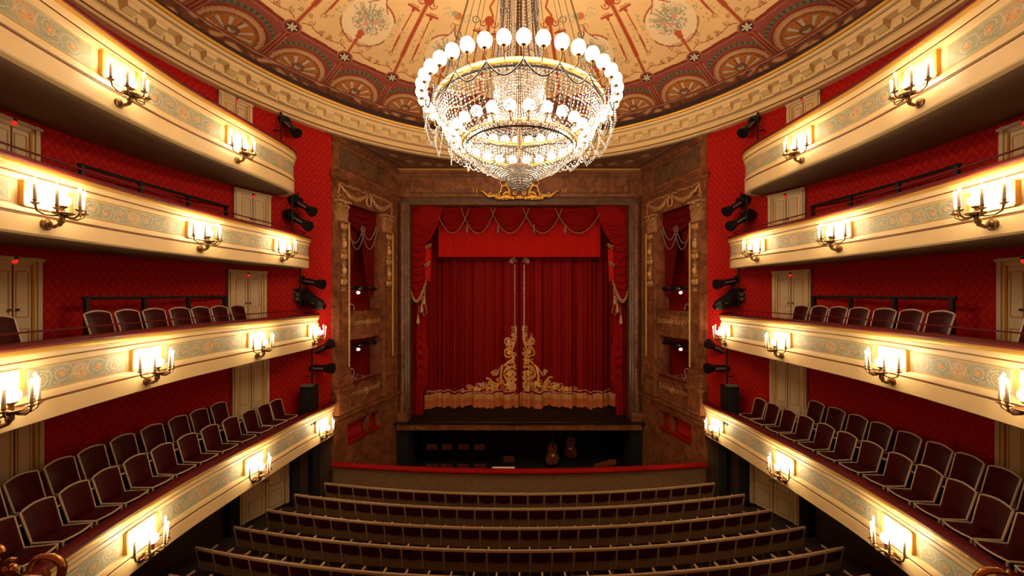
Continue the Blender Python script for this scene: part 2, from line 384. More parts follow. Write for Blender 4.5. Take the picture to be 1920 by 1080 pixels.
# tan scrollwork along the inner border
def paint_local(fn, par):
    # every second rib repeats: paint in (sideways, radius) coordinates of its own sector
    idx = odd if par else ~odd
    p2 = Paint(np.where(idx, D, 99.), R_, field); p2.c = pn.c; fn(p2); pn.c = p2.c
red = (.42, .07, .02); rb = (.36, .09, .04)
def both_curls(p):
    for sg in (-1, 1):
        p.stroke([(sg*u, v) for u, v in spiral(.30, 7.18, .10, -1.2, 1.1)], .022, rb); p.stroke([(sg*u, v) for u, v in spiral(.16, 6.98, .08, .6, 1.1)], .02, rb)
        p.stroke([(sg*.12, 7.36), (sg*.22, 7.30), (sg*.32, 7.28)], .03, rb); p.stroke([(sg*.36, 7.26), (sg*.5, 7.33), (sg*.62, 7.36), (sg*.80, 7.38)], .022, rb)
        p.ring(sg*.70, 7.27, .075, .02, rb); p.disc(sg*.70, 7.27, .035, red)
        for q in range(6): p.disc(sg*(.40+.07*q), 7.31+.008*q, .018, rb)
def ribf(p):
    both_curls(p)
    p.mask((ins & (np.abs(p.U) < .075) & (R_ > 4.3))*1., (.70, .33, .13)); p.mask((ins & (np.abs(p.U) < .05) & (R_ > 4.3))*1., red)
    for sg in (-1, 1):
        p.stroke([(sg*.36, 6.65), (sg*.30, 5.0)], .035, red); p.stroke([(sg*.36, 6.6), (sg*.345, 6.0)], .06, red)
        p.stroke([(sg*u, v) for u, v in spiral(.40, 6.75, .10, 1.8, 1.2)], .022, rb)
        p.stroke([(sg*.30, 5.0), (sg*.30, 4.9)], .09, red); p.stroke([(sg*.14, 4.9), (sg*.46, 4.88)], .09, red); p.stroke([(sg*.2, 4.8), (sg*.4, 4.8)], .05, red)
        for q in range(26):
            p.disc(sg*(.48+.16*random.random()), 5.3+1.5*random.random(), .018+.01*random.random(), (.32, .30, .13), .8)
            p.disc(sg*(.16+.12*random.random()), 5.3+1.5*random.random(), .016, (.34, .30, .12), .8)
        p.stroke([(sg*u, v) for u, v in spiral(.17, 4.55, .14, -.5, 1.3)], .04, red)
    p.disc(0, 4.45, .16, red); p.stroke([(-.1, 4.3), (.05, 4.0), (-.06, 3.7)], .06, red)
def medf(p):
    both_curls(p)
    U = p.U; V = R_; rm = .84*np.clip(1-.16*np.clip((6.1-V)/.8, 0, 1)*1.0, .5, 1)
    dd = np.hypot(U/ .86, (V-6.15)/.95); tw = .62*np.clip((V-4.95)/.85, 0, 1)**1.7; tip = (np.abs(U) < tw) & (V < 5.75) & (V > 4.95)
    inside = (dd < .9) | tip
    p.mask(inside*1., (.90, .68, .40))
    edge = ((np.abs(dd-.9) < .03) & ~tip) | ((np.abs(np.abs(U)-tw) < .022) & (V > 4.95) & (V < 5.55))
    bead = np.sin(np.arctan2(V-6.15, U)*58) > -.2
    p.mask((edge)*1., (.50, .16, .06)); p.mask((edge & bead)*1., (.36, .06, .02))
    for q in range(330):
        a = random.random()*2*PI; r = .48*math.sqrt(random.random()); c = random.choice([(.30, .32, .20), (.22, .25, .14), (.40, .38, .26), (.72, .26, .12), (.80, .45, .28), (.85, .75, .55), (.45, .42, .40), (.32, .34, .18)])
        p.disc(r*math.cos(a), 6.08+r*1.0*math.sin(a), .018+.035*random.random()*(1-r), c, .85)
    for q in range(40):
        a = PI*(1+random.random()); p.stroke([(.2*math.cos(a), 6.05+.2*math.sin(a)), (.60*math.cos(a), 6.05+.62*math.sin(a))], .014, (.34, .32, .16), .8)
    for q in (-.18, .02, .2): p.disc(q, 6.0+.3*random.random(), .075, (.78, .32, .18)); 
    p.stroke([(-.06, 6.58), (.06, 6.58)], .12, (.55, .10, .03)); p.stroke([(0, 6.55), (0, 6.74)], .17, (.55, .10, .03)); p.stroke([(0, 6.75), (0, 7.35)], .09, (.50, .10, .03)); p.disc(0, 6.9, .07, (.5, .1, .03))
    for sg in (-1, 1):
        p.stroke([(sg*.08, 6.95), (sg*.25, 6.85), (sg*.42, 6.86)], .022, rb); p.stroke([(sg*u, v) for u, v in spiral(.46, 6.92, .10, 1.2, 1.2)], .022, rb)
        p.stroke([(sg*u, v) for u, v in spiral(.05, 4.92, .12, PI/2, 1.1, sgn=-1)], .022, rb)
        x = sg*.1; pts = []
        for q in range(22): t = q/21; pts.append((x+sg*(.75*t), 4.55-.28*t+.08*math.sin(t*15)))
        p.stroke(pts, .03, (.50, .44, .30)); p.stroke([(a*.55, b+.35*abs(a)+.05) for a, b in pts], .026, (.50, .44, .30))
    p.disc(0, 4.55, .13, (.62, .18, .05)); p.disc(.13, 4.5, .09, (.35, .36, .2))
paint_local(ribf, True); paint_local(medf, False)
ds = np.hypot(D, (R_-7.65)*1.0); pa = np.arctan2(R_-7.65, D)
pn.mask((ds < .255)*1., dred); pn.mask(((ds < .24) & (ds > .215))*1., (.5, .2, .1)); pn.mask((ds < .165)*1., (.03, .035, .028))
pn.mask((ds < .10+.055*np.cos(pa*6))*1., (.85, .72, .52)); pn.mask((ds < .035)*1., (.7, .45, .25))
pn.mask((R_ < 3.3)*1., (.70, .38, .16)); pn.mask(((R_ < 3.35) & (R_ > 3.2))*1., dred); pn.mask((R_ < .8)*1., (.5, .25, .1))
grid_obj('dome', -R_*np.sin(A_), CY+R_*np.cos(A_), Z_, pn.c, 'paint', ceil)
# ================================================================ PROSCENIUM
YP = 17.95; P0 = Vector((-6.99, 14.1)); P1 = Vector((-5.87, 17.95)); LS = (P1-P0).length
es = (P1-P0)/LS; en = Vector((es.y, -es.x))
def SW(side):
    def T(p):   # p = (along the splayed wall, out into the hall, height)
        q = P0+es*p[0]+en*p[1]; return Vector((q.x*(-side), q.y, p[2]))
    return T
# soffit between cornice and proscenium, painted brown
ZC = 5.97
nx, ny = 260, 90
ux = np.linspace(-1, 1, nx); vy = np.linspace(0, 1, ny); U, V = np.meshgrid(ux, vy)
Yf = CY+np.sqrt(np.maximum(0, 9.25**2-(U*7.2)**2)); Yg = Yf*(1-V)+np.maximum(18.1, Yf)*V; Xg = U*7.2
pn = Paint(Xg, Yg, (.17, .065, .032)); pn.c *= (.7+.6*vnoise(Xg*2, Yg*2, 8))[..., None]
for sg in (-1, 1):
    for i, (u, v, r) in enumerate([(4.3, 17.2, .30), (3.7, 17.35, .22), (5.0, 16.9, .25), (5.5, 16.2, .2), (3.1, 17.45, .18), (2.5, 17.5, .16), (1.9, 17.5, .16), (1.2, 17.5, .16), (.5, 17.5, .16)]):
        pn.stroke([(sg*a, b) for a, b in spiral(u, v, r, .5*i, 1.4)], .06, (.50, .28, .15))
        pn.disc(sg*u, v, r*.45, (.46, .25, .13))
        pn.ring(sg*u, v, r*1.12, .03, (.10, .04, .02))
    d = np.abs(sg*Xg*es.y - 0)*0
    e0 = P0+en*.35; dist = np.abs((sg*-Xg - e0.x)*en.x*1+(Yg-e0.y)*en.y)
    pn.mask(((dist < .07))*1., (.10, .03, .02)); pn.mask(((np.abs(dist-.12) < .025))*1., (.34, .18, .1))
pn.mask((np.abs(Yg-17.72) < .035)*1., (.10, .03, .02))
tri = struct(grid_obj('trim_2', Xg, Yg, np.full_like(Xg, ZC), pn.c, 'paint', None, False), 'brown painted soffit between the ring cornice and the proscenium')
pro = thing('proscenium_arch', 'brown marble proscenium frame with long panel around the stage curtain', 'proscenium', (0, YP, -7.3))
def pb(mb, name, mat, parent, **k):
    o = mb.build(name, mat, None, **k); o.parent = parent
    o.matrix_parent_inverse = Matrix.Translation(parent.location).inverted() if parent.type == 'EMPTY' else o.matrix_parent_inverse
    return o
XO, ZO = 5.33, 4.29         # opening
XI = 5.87
m = MB(); m.box((0, YP+.35, (4.62+ZC)/2), (2*XI+.02, .6, ZC-4.62)); pb(m, 'lintel', 'marble', pro)
m = MB()
for (x0, x1, z0, z1) in ((-5.3, 5.3, 5.64, 5.60), (-5.3, 5.3, 4.86, 4.82), (-5.3, -5.25, 4.82, 5.64), (5.25, 5.3, 4.82, 5.64)):
    m.box(((x0+x1)/2, YP+.04, (z0+z1)/2), (abs(x1-x0), .05, abs(z1-z0)))
pb(m, 'panel_moulding', 'marble_d', pro)
m = MB(); m.box((0, YP+.01, 4.70), (2*XI-.3, .16, .13)); m.box((0, YP+.02, 5.79), (2*XI, .12, .05)); pb(m, 'ledge', 'marble', pro)
m = MB(); m.box((0, YP-.02, 5.93), (2*XI+.1, .16, .07)); pb(m, 'gilded_cornice', 'gold', pro)
m = MB(); m.box((0, YP+.42, (ZO+4.66)/2), (2*XI, .5, 4.66-ZO)); 
for s in (-1, 1): m.box((s*(XO+.27), YP+.42, (-6.15+ZO)/2), (.54, .5, ZO+6.15))
pb(m, 'jamb_surround', 'marble_d', pro)
m = MB()
for s in (-1, 1):
    m.box((s*(XO+.33), YP+.14, (-5.75+ZO)/2), (.16, .1, ZO+5.75)); m.box((s*(XO+.30), YP+.12, -5.95), (.5, .3, .4)); m.box((s*(XO+.12), YP+.15, (-5.9+ZO)/2), (.03, .08, ZO+5.9))
m.box((0, YP+.14, ZO+.02), (2*XO, .08, .03))
pb(m, 'jamb_moulding', 'marble', pro)
# gilded ornament over the arch
orn = thing('gilded_crest', 'gilded scroll and ribbon crest at the centre above the stage curtain', 'ornament', (0, YP-.05, 4.5))
m = MB()
for s in (-1, 1):
    f = lambda pts: [(s*x, YP-.16, z) for x, z in pts]
    m.tube(f([(.15, 4.58), (.45, 4.55), (.75, 4.6), (.95, 4.52), (1.2, 4.66), (1.45, 4.62), (1.75, 4.86), (1.9, 4.9)]), [.08, .09, .12, .09, .09, .07, .05, .02], 8)
    m.tube(f(spiral(.58, 4.66, .2, 0, 1.2)), .055, 8); m.tube(f(spiral(1.08, 4.66, .15, 2, 1.2)), .045, 8)
    m.tube(f([(.45, 4.7), (.5, 4.95), (.62, 5.15), (.85, 5.12), (.9, 4.85), (1.02, 4.75)]), [.07, .06, .07, .06, .05, .05], 8)
    m.tube(f([(.75, 5.1), (.95, 5.25), (.85, 5.4), (.68, 5.42)]), .03, 6)
    m.tube(f([(2.0, 4.75), (2.1, 5.0)]), .03, 6); m.tube(f([(2.15, 4.8), (2.25, 5.02)]), .03, 6)
    m.ball((s*.62, YP-.16, 5.2), .09, 8); m.ball((s*.58, YP-.18, 4.6), .15, 10, (1.3, .6, .8))
m.ball((0, YP-.16, 4.6), .13, 10, (1.8, .6, .6))
for s in (-1, 1):
    for q in range(6): m.ball((s*(.30+.16*q), YP-.2, 4.52+.05*math.sin(q*1.9)), .075-.006*q, 8, (1.3, .7, 1))
    m.tube([(s*x, YP-.2, z) for x, z in spiral(1.38, 4.72, .12, 3, 1.2)], .035, 7); m.tube([(s*x, YP-.2, z) for x, z in spiral(.25, 4.78, .13, 1, 1.2)], .04, 7)
m.tube([(-.3, YP-.16, 4.54), (.3, YP-.16, 4.54)], .05, 8)
pb(m, 'scrollwork', 'gold', orn, smooth=True)

# ---------------------------------------------------------------- stage box walls (left and right)
def boxr(mb, T, s0, s1, n0, n1, z0, z1):
    return mb.hexa([T(q) for q in ((s0, n0, z0), (s1, n0, z0), (s1, n1, z0), (s0, n1, z0), (s0, n0, z1), (s1, n0, z1), (s1, n1, z1), (s0, n1, z1))])
SO0, SO1 = .17*LS, .66*LS      # box opening along the wall
SE = LS+.05
def relief(mb, T, s, w, z0, z1, n0, rnd):
    z = z1; i = 0
    while z > z0+.1:
        h = rnd.choice([.14, .18, .24, .3]); k = i % 4; zc = z-h/2
        if k == 0: mb.xf  # urn
        if k == 0:
            for q in (-1, 0, 1): mb.ball(tuple(T((s+q*w*.22, n0, zc+abs(q)*.02))), w*.20, 6, (1, .8, 1.3))
        elif k == 1:
            for sg in (-1, 1): mb.tube([tuple(T((s+sg*a, n0+.01, b))) for a, b in spiral(w*.22, zc, w*.2, 1.5, 1.1, 9)], .016, 4)
            mb.ball(tuple(T((s, n0, zc))), w*.1, 6)
        elif k == 2: mb.ball(tuple(T((s, n0, zc))), w*.3, 8, (1, .5, 1.2)); mb.ball(tuple(T((s, n0, zc+w*.4))), w*.16, 6)
        else:
            for sg in (-1, 1): mb.tube([tuple(T((s, n0, z-h))), tuple(T((s+sg*w*.35, n0+.02, zc))), tuple(T((s+sg*w*.2, n0, z)))], .02, 4)
            mb.ball(tuple(T((s, n0, zc))), w*.14, 6)
        z -= h+.03; i += 1
    mb.tube([tuple(T((s, n0, z0))), tuple(T((s, n0, z1)))], .012, 4)
def leaf(mb, T, s, n, z, w, h, curl, ang):
    # one acanthus leaf: outward curling strip
    rows = [(0, 0, 1), (.35, .15, 1.05), (.7, .4, .95), (.95, .85, .7), (.85, 1.05, .3)]
    vs = []; c, d = math.cos(ang), math.sin(ang)
    for (hz, o, ww) in rows:
        for q in (-.5, 0, .5):
            a = q*w*ww; b = o*curl+(.015 if q == 0 else 0); vs.append(T((s+a*c+b*d, n+b*c-a*d, z+h*hz)))
    fs = []
    for i in range(4):
        for q in range(2): fs.append((i*3+q, i*3+q+1, i*3+q+4, i*3+q+3))
    mb.add(vs, fs)
def capital(parent, T, s, w, z0, z1, n0):
    m = MB(); h = z1-z0
    boxr(m, T, s-w*.42, s+w*.42, 0, n0*.9, z0, z1-.1); boxr(m, T, s-w*.62, s+w*.62, 0, n0+.09, z1-.09, z1); boxr(m, T, s-w*.5, s+w*.5, 0, n0+.02, z0, z0+.05)
    for r, (hh, nn) in enumerate(((0.05, 4), (.30, 3))):
        for i in range(nn):
            ss = s-w*.42+w*.84*(i+.5)/nn; leaf(m, T, ss, n0*.85, z0+hh*h+.03, w*.26, h*.36, .10+.03*r, 0)
    for sg in (-1, 1):
        for q in (0, 1): leaf(m, T, s+sg*w*.42, n0*(.25+.45*q), z0+(.05+.25*q)*h+.03, w*.26, h*.36, .10, sg*PI/2)
        m.tube([tuple(T((s+sg*(w*.42+a-.05), n0+.03, z1-.2+b))) for a, b in spiral(0, 0, .09, -1.2, 1.4, 12)], .025, 5)
        m.tube([tuple(T((s+sg*(w*.12+a), n0+.03, z1-.22+b))) for a, b in spiral(0, 0, .06, 1.6, 1.2, 10)], .018, 5)
    m.ball(tuple(T((s, n0+.06, z1-.1))), .06, 6)
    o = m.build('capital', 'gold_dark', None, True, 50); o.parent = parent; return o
def build_splay(side):
    T = SW(side); lab = SIDE[side]
    root = thing('stage_box_wall', 'brown marble wall with two boxes between pilasters %s of the stage' % lab, 'stage box', (0, 0, 0))
    def part(mb, name, mat, **k): return mb.build(name, mat, root, **k)
    m = MB()   # solid wall surfaces around openings
    boxr(m, T, -.05, SE, -.5, 0, 3.55, ZC); boxr(m, T, -.05, SO0, -.5, 0, -7.4, 3.55); boxr(m, T, SO1, SE, -.5, 0, -8.9, 3.55)
    boxr(m, T, SO0, SO1, -.5, 0, -5.18, -3.62); boxr(m, T, SO0, SO1, -.5, 0, -8.9, -5.97)
    part(m, 'marble_wall', 'marble')
    m = MB()   # attic panel frames
    for (a, b, c, d) in ((.25, 3.0, 5.62, 5.66), (.25, 3.0, 4.86, 4.9), (.25, .3, 4.86, 5.66), (2.95, 3.0, 4.86, 5.66)): boxr(m, T, a, b, 0, .03, c, d)
    boxr(m, T, .3, 2.95, 0, .012, 4.9, 5.62); part(m, 'attic_panel', 'marble_d')
    m = MB(); boxr(m, T, -.02, SE, 0, .07, 5.80, 5.87); boxr(m, T, -.02, SE, 0, .12, 5.87, 5.96); part(m, 'top_moulding', 'marble')
    m = MB()
    for (n1, z0, z1) in ((.10, 4.34, 4.40), (.16, 4.40, 4.46), (.26, 4.50, 4.58), (.32, 4.58, 4.64)): boxr(m, T, -.18, SE-.02, 0, n1, z0, z1)
    boxr(m, T, -.15, SE-.02, 0, .2, 4.46, 4.50); part(m, 'cornice', 'marble')
    m = MB()
    for q in range(30): boxr(m, T, -.12+.135*q, -.05+.135*q, 0, .19, 4.455, 4.51)
    part(m, 'dentils', 'gold_dark')
    # frieze with garlands
    m = MB(); boxr(m, T, .0, 3.6, 0, .05, 3.56, 4.34); part(m, 'frieze', 'marble')
    m = MB(); fr = [.25, 1.05, 1.85, 2.65, 3.3]; rnd = random.Random(5)
    for a, b in ((.2, 1.7), (1.9, 3.35)):
        for i in range(26):
            t = i/25; zz = 4.12-.36*math.sin(PI*t); th = .05+.06*math.sin(PI*t)
            m.ball(tuple(T((a+(b-a)*t, .10, zz+rnd.uniform(-.02, .02)))), th, 6)
            m.ball(tuple(T((a+(b-a)*t, .08, 4.2+rnd.uniform(-.04, .04)))), .035, 5)
    m.tube([tuple(T((1.8+.15*math.cos(a), .12, 3.86+.2*math.sin(a)))) for a in [2*PI*i/16 for i in range(16)]], .045, 6, True)
    for s in (.15, 3.42):
        for i in range(7): m.ball(tuple(T((s+rnd.uniform(-.05, .05), .08, 4.15-.08*i))), .05, 6)
    part(m, 'garland', 'gold_dark', smooth=True)
    # pilasters
    for (s, w, pz) in ((.30, .52, 0), (SO1+.45, .56, 1)):
        m = MB(); boxr(m, T, s-w/2, s+w/2, 0, .16, -2.95, 2.78)
        p = part(m, 'pilaster', 'marble')
        m = MB()
        for sg in (-1, 1): boxr(m, T, s+sg*w*.38-.02, s+sg*w*.38+.02, .16, .18, -2.9, 2.75)
        o = m.build('edge_moulding', 'marble_d', p)
        m = MB(); sg = 1; boxr(m, T, s+w/2-.01, s+w/2+.05, .10, .19, -2.9, 2.75); m.build('gilt_edge', 'gilt_line', p)
        m = MB(); relief(m, T, s, w*.85, .05 if pz == 0 else .3, 2.7, .17, random.Random(11)); m.build('relief', 'gold_dark', p, True)
        capital(p, T, s, w, 2.76, 3.56, .17)
        m = MB()
        for (e, n1, z0, z1) in ((.04, .2, -3.05, -2.95), (.08, .24, -3.2, -3.05), (.10, .27, -3.6, -3.2), (.14, .31, -3.72, -3.6), (.06, .22, -4.62, -3.72)): boxr(m, T, s-w/2-e, s+w/2+e, 0, n1, z0, z1)
        m.build('pedestal', 'marble', p)
    # ledges and mouldings below the boxes
    m = MB(); boxr(m, T, -.12, SE-.02, 0, .16, -4.80, -4.68); boxr(m, T, -.1, SE-.02, 0, .1, -4.88, -4.80); boxr(m, T, -.05, SE-.02, 0, .05, -5.05, -4.88); part(m, 'band_moulding', 'marble')
    # bowed parapets
    def parapet(z0, z1, bow, nm, ornz):
        m = MB(); N = 14; fr = []
        a, b = SO0-.02, SO1+.02
        def P(t, off): return (a+(b-a)*t, off+bow*math.sin(PI*t)**.8 if 0 < t < 1 else off)
        pr = [(-.2, z0), (.02, z0), (.03, z0+.06), (0, z0+.1), (0, z1-.16), (.04, z1-.12), (.02, z1-.08), (.08, z1-.03), (.08, z1), (-.2, z1)]
        vs = []
        for i in range(N+1):
            s_, o_ = P(i/N, 0)
            for (o, z) in pr: vs.append(T((s_, o_+o, z)))
        k = len(pr); fs = [(i*k+j, i*k+(j+1) % k, (i+1)*k+(j+1) % k, (i+1)*k+j) for i in range(N) for j in range(k)]
        m.add(vs, fs); pp = part(m, nm, 'marble')
        m = MB()
        for i in range(N): 
            q0, q1 = P(i/N, .05), P((i+1)/N, .05); boxr(m, lambda q: T(q), q0[0], q1[0], q0[1]-.14, q0[1]+.01, z1, z1+.035)
        m.build('plush_ledge', 'velvet_dark', pp)
        m = MB()
        for t in (.12, .2, .28, .36, .44, .56, .64, .72, .8, .88):
            s_, o_ = P(t, .02); sg = 1 if t < .5 else -1
            m.tube([tuple(T((s_+x*sg, o_, ornz+y))) for x, y in spiral(0, 0, .11, 0, 1.3, 10)], .02, 5)
        s_, o_ = P(.5, .02); m.tube([tuple(T((s_+.1*math.cos(a_), o_, ornz+.13*math.sin(a_)))) for a_ in [2*PI*i/12 for i in range(12)]], .025, 5, True); m.ball(tuple(T((s_, o_, ornz))), .06, 6)
        for t in (.05, .95):
            s_, o_ = P(t, .01); boxr(m, T, s_-.02, s_+.02, o_, o_+.03, ornz-.17, ornz+.17)
        m.build('relief', 'gold_dark', pp, True)
    parapet(-1.85, -.72, .18, 'upper_parapet', -1.22); parapet(-4.66, -3.62, .10, 'lower_parapet', -4.08)
    # box interiors
    m = MB(); boxr(m, T, SO0-.3, SO1+.3, -2.0, -1.95, -4.9, 3.6); boxr(m, T, SO0-.32, SO0-.3, -2., -.5, -4.9, 3.6); boxr(m, T, SO1+.3, SO1+.32, -2., -.5, -4.9, 3.6)
    boxr(m, T, SO0-.3, SO1+.3, -2.0, -.4, 3.5, 3.55); boxr(m, T, SO0-.05, SO1+.05, -.40, -.36, -6.0, -5.1); part(m, 'box_lining', 'damask')
    m = MB(); boxr(m, T, SO0-.3, SO1+.3, -2.0, -.05, -1.86, -1.75); boxr(m, T, SO0-.3, SO1+.3, -2., -.1, -4.6, -4.5); boxr(m, T, SO0-.1, SO1+.1, -1.3, -.3, -6.1, -6.0); part(m, 'box_floor', 'carpet')
    m = MB(); boxr(m, T, SO0, SO1, -.3, .06, -5.97, -5.9); part(m, 'lower_sill', 'velvet')
    m = MB()
    for s_ in (SO0+1.25, ): boxr(m, T, s_, s_+.08, -.3, -.05, -5.9, -5.18)
    part(m, 'mullion', 'marble')
    # draped box curtain
    cw = thing('box_curtain', 'dark red tied-back curtain with silver cords in the upper box %s of the stage' % lab, 'curtain', (0, 0, 0))
    for k, (a, b) in enumerate(((SO0-.04, SO0+1.0), (SO1+.04, SO1-1.0))):
        nu, nv = 40, 50; u = np.linspace(0, 1, nu); v = np.linspace(0, 1, nv); Ug, Vg = np.meshgrid(u, v)
        narrow = 1-.62*np.clip(Vg*1.0, 0, 1)**1.3; S = a+(b-a)*Ug*narrow; Nn = -.30+.05*np.sin(Ug*26)*(1-.3*Vg); Zq = 3.4-(3.1 if k == 0 else 3.5)*Vg
        X = np.zeros_like(S); Yq = np.zeros_like(S)
        X[:] = (P0.x+es.x*S+en.x*Nn)*(-side); Yq[:] = P0.y+es.y*S+en.y*Nn
        grid_obj('drape', X, Yq, Zq, None, 'velvet_dark', cw)
    nu, nv = 50, 24; u = np.linspace(0, 1, nu); v = np.linspace(0, 1, nv); Ug, Vg = np.meshgrid(u, v)
    sag = .25+.45*np.sin(PI*Ug); S = SO0+(SO1-SO0)*Ug; Zq = 3.52-Vg*(.25+sag); Nn = -.15+.05*np.sin(Vg*20+2*np.sin(PI*Ug))*np.sin(PI*Ug)
    grid_obj('swag', (P0.x+es.x*S+en.x*Nn)*(-side), P0.y+es.y*S+en.y*Nn, Zq, None, 'velvet_dark', cw)
    m = MB()
    for (a, b, d, z) in ((SO0+.0, SO0+1.05, .75, 2.6), (SO0+.85, SO1, .9, 2.6), (SO0+.1, SO0+1.15, .95, 2.55), (SO0+.9, SO1-.1, .6, 2.7)):
        m.tube([tuple(T((a+(b-a)*t, -.08, z+.15-d*math.sin(PI*t)+.1*t))) for t in [i/12 for i in range(13)]], .022, 5)
    m.build('cord', 'silver', cw)
    # spotlight bars and lamps in the boxes, small chairs
    for bi, z in enumerate((.25, -2.15)):
        sm = (SO0+SO1)/2-.1; wh = ('upper', 'lower')[bi]
        r = thing('lamp_bar', 'black spotlight bar inside the %s box %s of the stage' % (wh, lab), 'stage lamp bar', tuple(T((sm, -.35, z))))
        c0 = Vector(r.location)
        m = MB(); m.tube([T((SO0+.05, -.35, z))-c0, T((SO1-.1, -.35, z-.05))-c0], .035, 6); m.tube([T((SO0+.1, -.35, z+.02))-c0, T((SO0+.1, -.35, z-.35))-c0], .03, 6); m.build('bar', 'black', r)
        for q in (-.5, .1, .7):
            m = MB(); a = T((sm+q, -.33, z))-c0; b = T((sm+q+.42, -.2, z-.06))-c0; m.tube([a, b], [.065, .085], 10); m.build('lamp_can', 'black', r, True)
        m = MB(); m.ball(tuple(T((sm+.1, -.3, z-.22))-c0), .07, 8, (1, 1, .8)); m.build('small_globe', 'bulb', r, True)
    for bi, z in enumerate((-1.75, -4.5)):
        for q in (0, 1):
            r = thing('box_chair', 'white metal chair, %s in the %s box %s of the stage' % (('nearer one', 'farther one')[q], ('upper', 'lower')[bi], lab), 'chair', tuple(T((SO0+.35+.75*q, -.55, z))), 0, 'chairs in the stage boxes')
            a = math.atan2(en.y, en.x*(-side))
            r.rotation_euler[2] = a-PI/2
            m = MB(); m.tube([(.17*math.cos(t), -.2, (1.0 if bi == 0 else .98)+.19*math.sin(t)+.1) for t in [2*PI*i/16 for i in range(16)]], .018, 5, True); m.tube([(-.12, -.2, .95), (-.14, -.19, .45)], .015, 5); m.tube([(.12, -.2, .95), (.14, -.19, .45)], .015, 5); m.build('backrest', 'white_metal', r)
            m = MB(); m.lathe([(0, .43), (.2, .43), (.21, .46), (.2, .49), (0, .5)], n=14); m.build('seat', 'seat_red', r, True)
            for sx in (-1, 1):
                m = MB(); m.tube([(sx*.14, -.19, .45), (sx*.24, -.1, .98), (sx*.26, .2, .95), (sx*.22, .22, .46)], .014, 5); m.build('armrest', 'white_metal', r)
                for sy in (-1, 1):
                    m = MB(); m.tube([(sx*.15, sy*.15, .44), (sx*.18, sy*.19, 0)], .014, 5); m.build('leg', 'white_metal', r)
for sd in (-1, 1): build_splay(sd)
# ================================================================ STAGE
ZST = -6.15
m = MB(); m.box((0, 21.2, ZST-.03), (13.4, 6.9, .06)); st = struct(m.build('floor', 'stage'), 'black stage floor in front of the curtain')
m = MB(); m.box((0, 17.74, ZST-.19), (2*XI-.1, .10, .30)); fa = m.build('stage_fascia', 'marble', st)
m = MB(); m.box((0, 17.72, ZST-.01), (2*XI+.3, .24, .05)); m.build('stage_edge', 'black', st)
m = MB()
for i, x in enumerate((-.42, -.30, -.18, -.02, .10, .34, .46)): m.box((x, 17.685, ZST-.10), (.09, .012, .05))
m.build('vent_slots', 'black', fa)
# backing behind the curtain opening, offstage darkness
m = MB(); m.box((0, 24.5, 0), (13.4, .1, 12.4)); m.box((-6.6, 21.4, 0), (.1, 6.2, 12.4)); m.box((6.6, 21.4, 0), (.1, 6.2, 12.4)); m.box((0, 21.4, 6.1), (13.4, 6.2, .1))
struct(m.build('wall_stage', 'pitblack'), 'black walls of the stage house')
# pit
m = MB(); m.box((0, 17.3, -8.95), (13.2, 8, .1)); m.box((0, 21.2, -7.6), (13.2, .1, 2.8)); m.box((0, 13.56, -8.15), (13.3, .1, 1.7))
for s in (-1, 1): m.box((s*(5.6), 18.5, -7.65), (.5, 1.3, 2.6)); m.box((s*6.6, 19.5, -7.65), (.1, 3.5, 2.6))
struct(m.build('floor', 'pitblack'), 'dark orchestra pit floor and walls')
# pit rail: gently curved wall with red plush top
rl = thing('pit_rail', 'curved brown wall with red plush top before the orchestra pit', 'rail', (0, 13.4, -7.4))
fr = []
for i in range(41):
    x = -6.95+13.9*i/40; R = 44.; y = 13.42+R-math.sqrt(R*R-x*x); fr.append((x, y, x/R, -math.sqrt(1-(x/R)**2)))
pb(MB().sweep(fr, [(-.02, -7.45), (.06, -7.45), (.06, -7.2), (.03, -7.15), (.03, -6.5), (.08, -6.45), (-.06, -6.45)]), 'rail_wall', 'stall_wood', rl)
pb(MB().sweep(fr, [(-.14, -6.46), (.12, -6.46), (.15, -6.42), (.13, -6.35), (.02, -6.32), (-.12, -6.35), (-.16, -6.41)]), 'plush_top', 'velvet', rl, smooth=True)

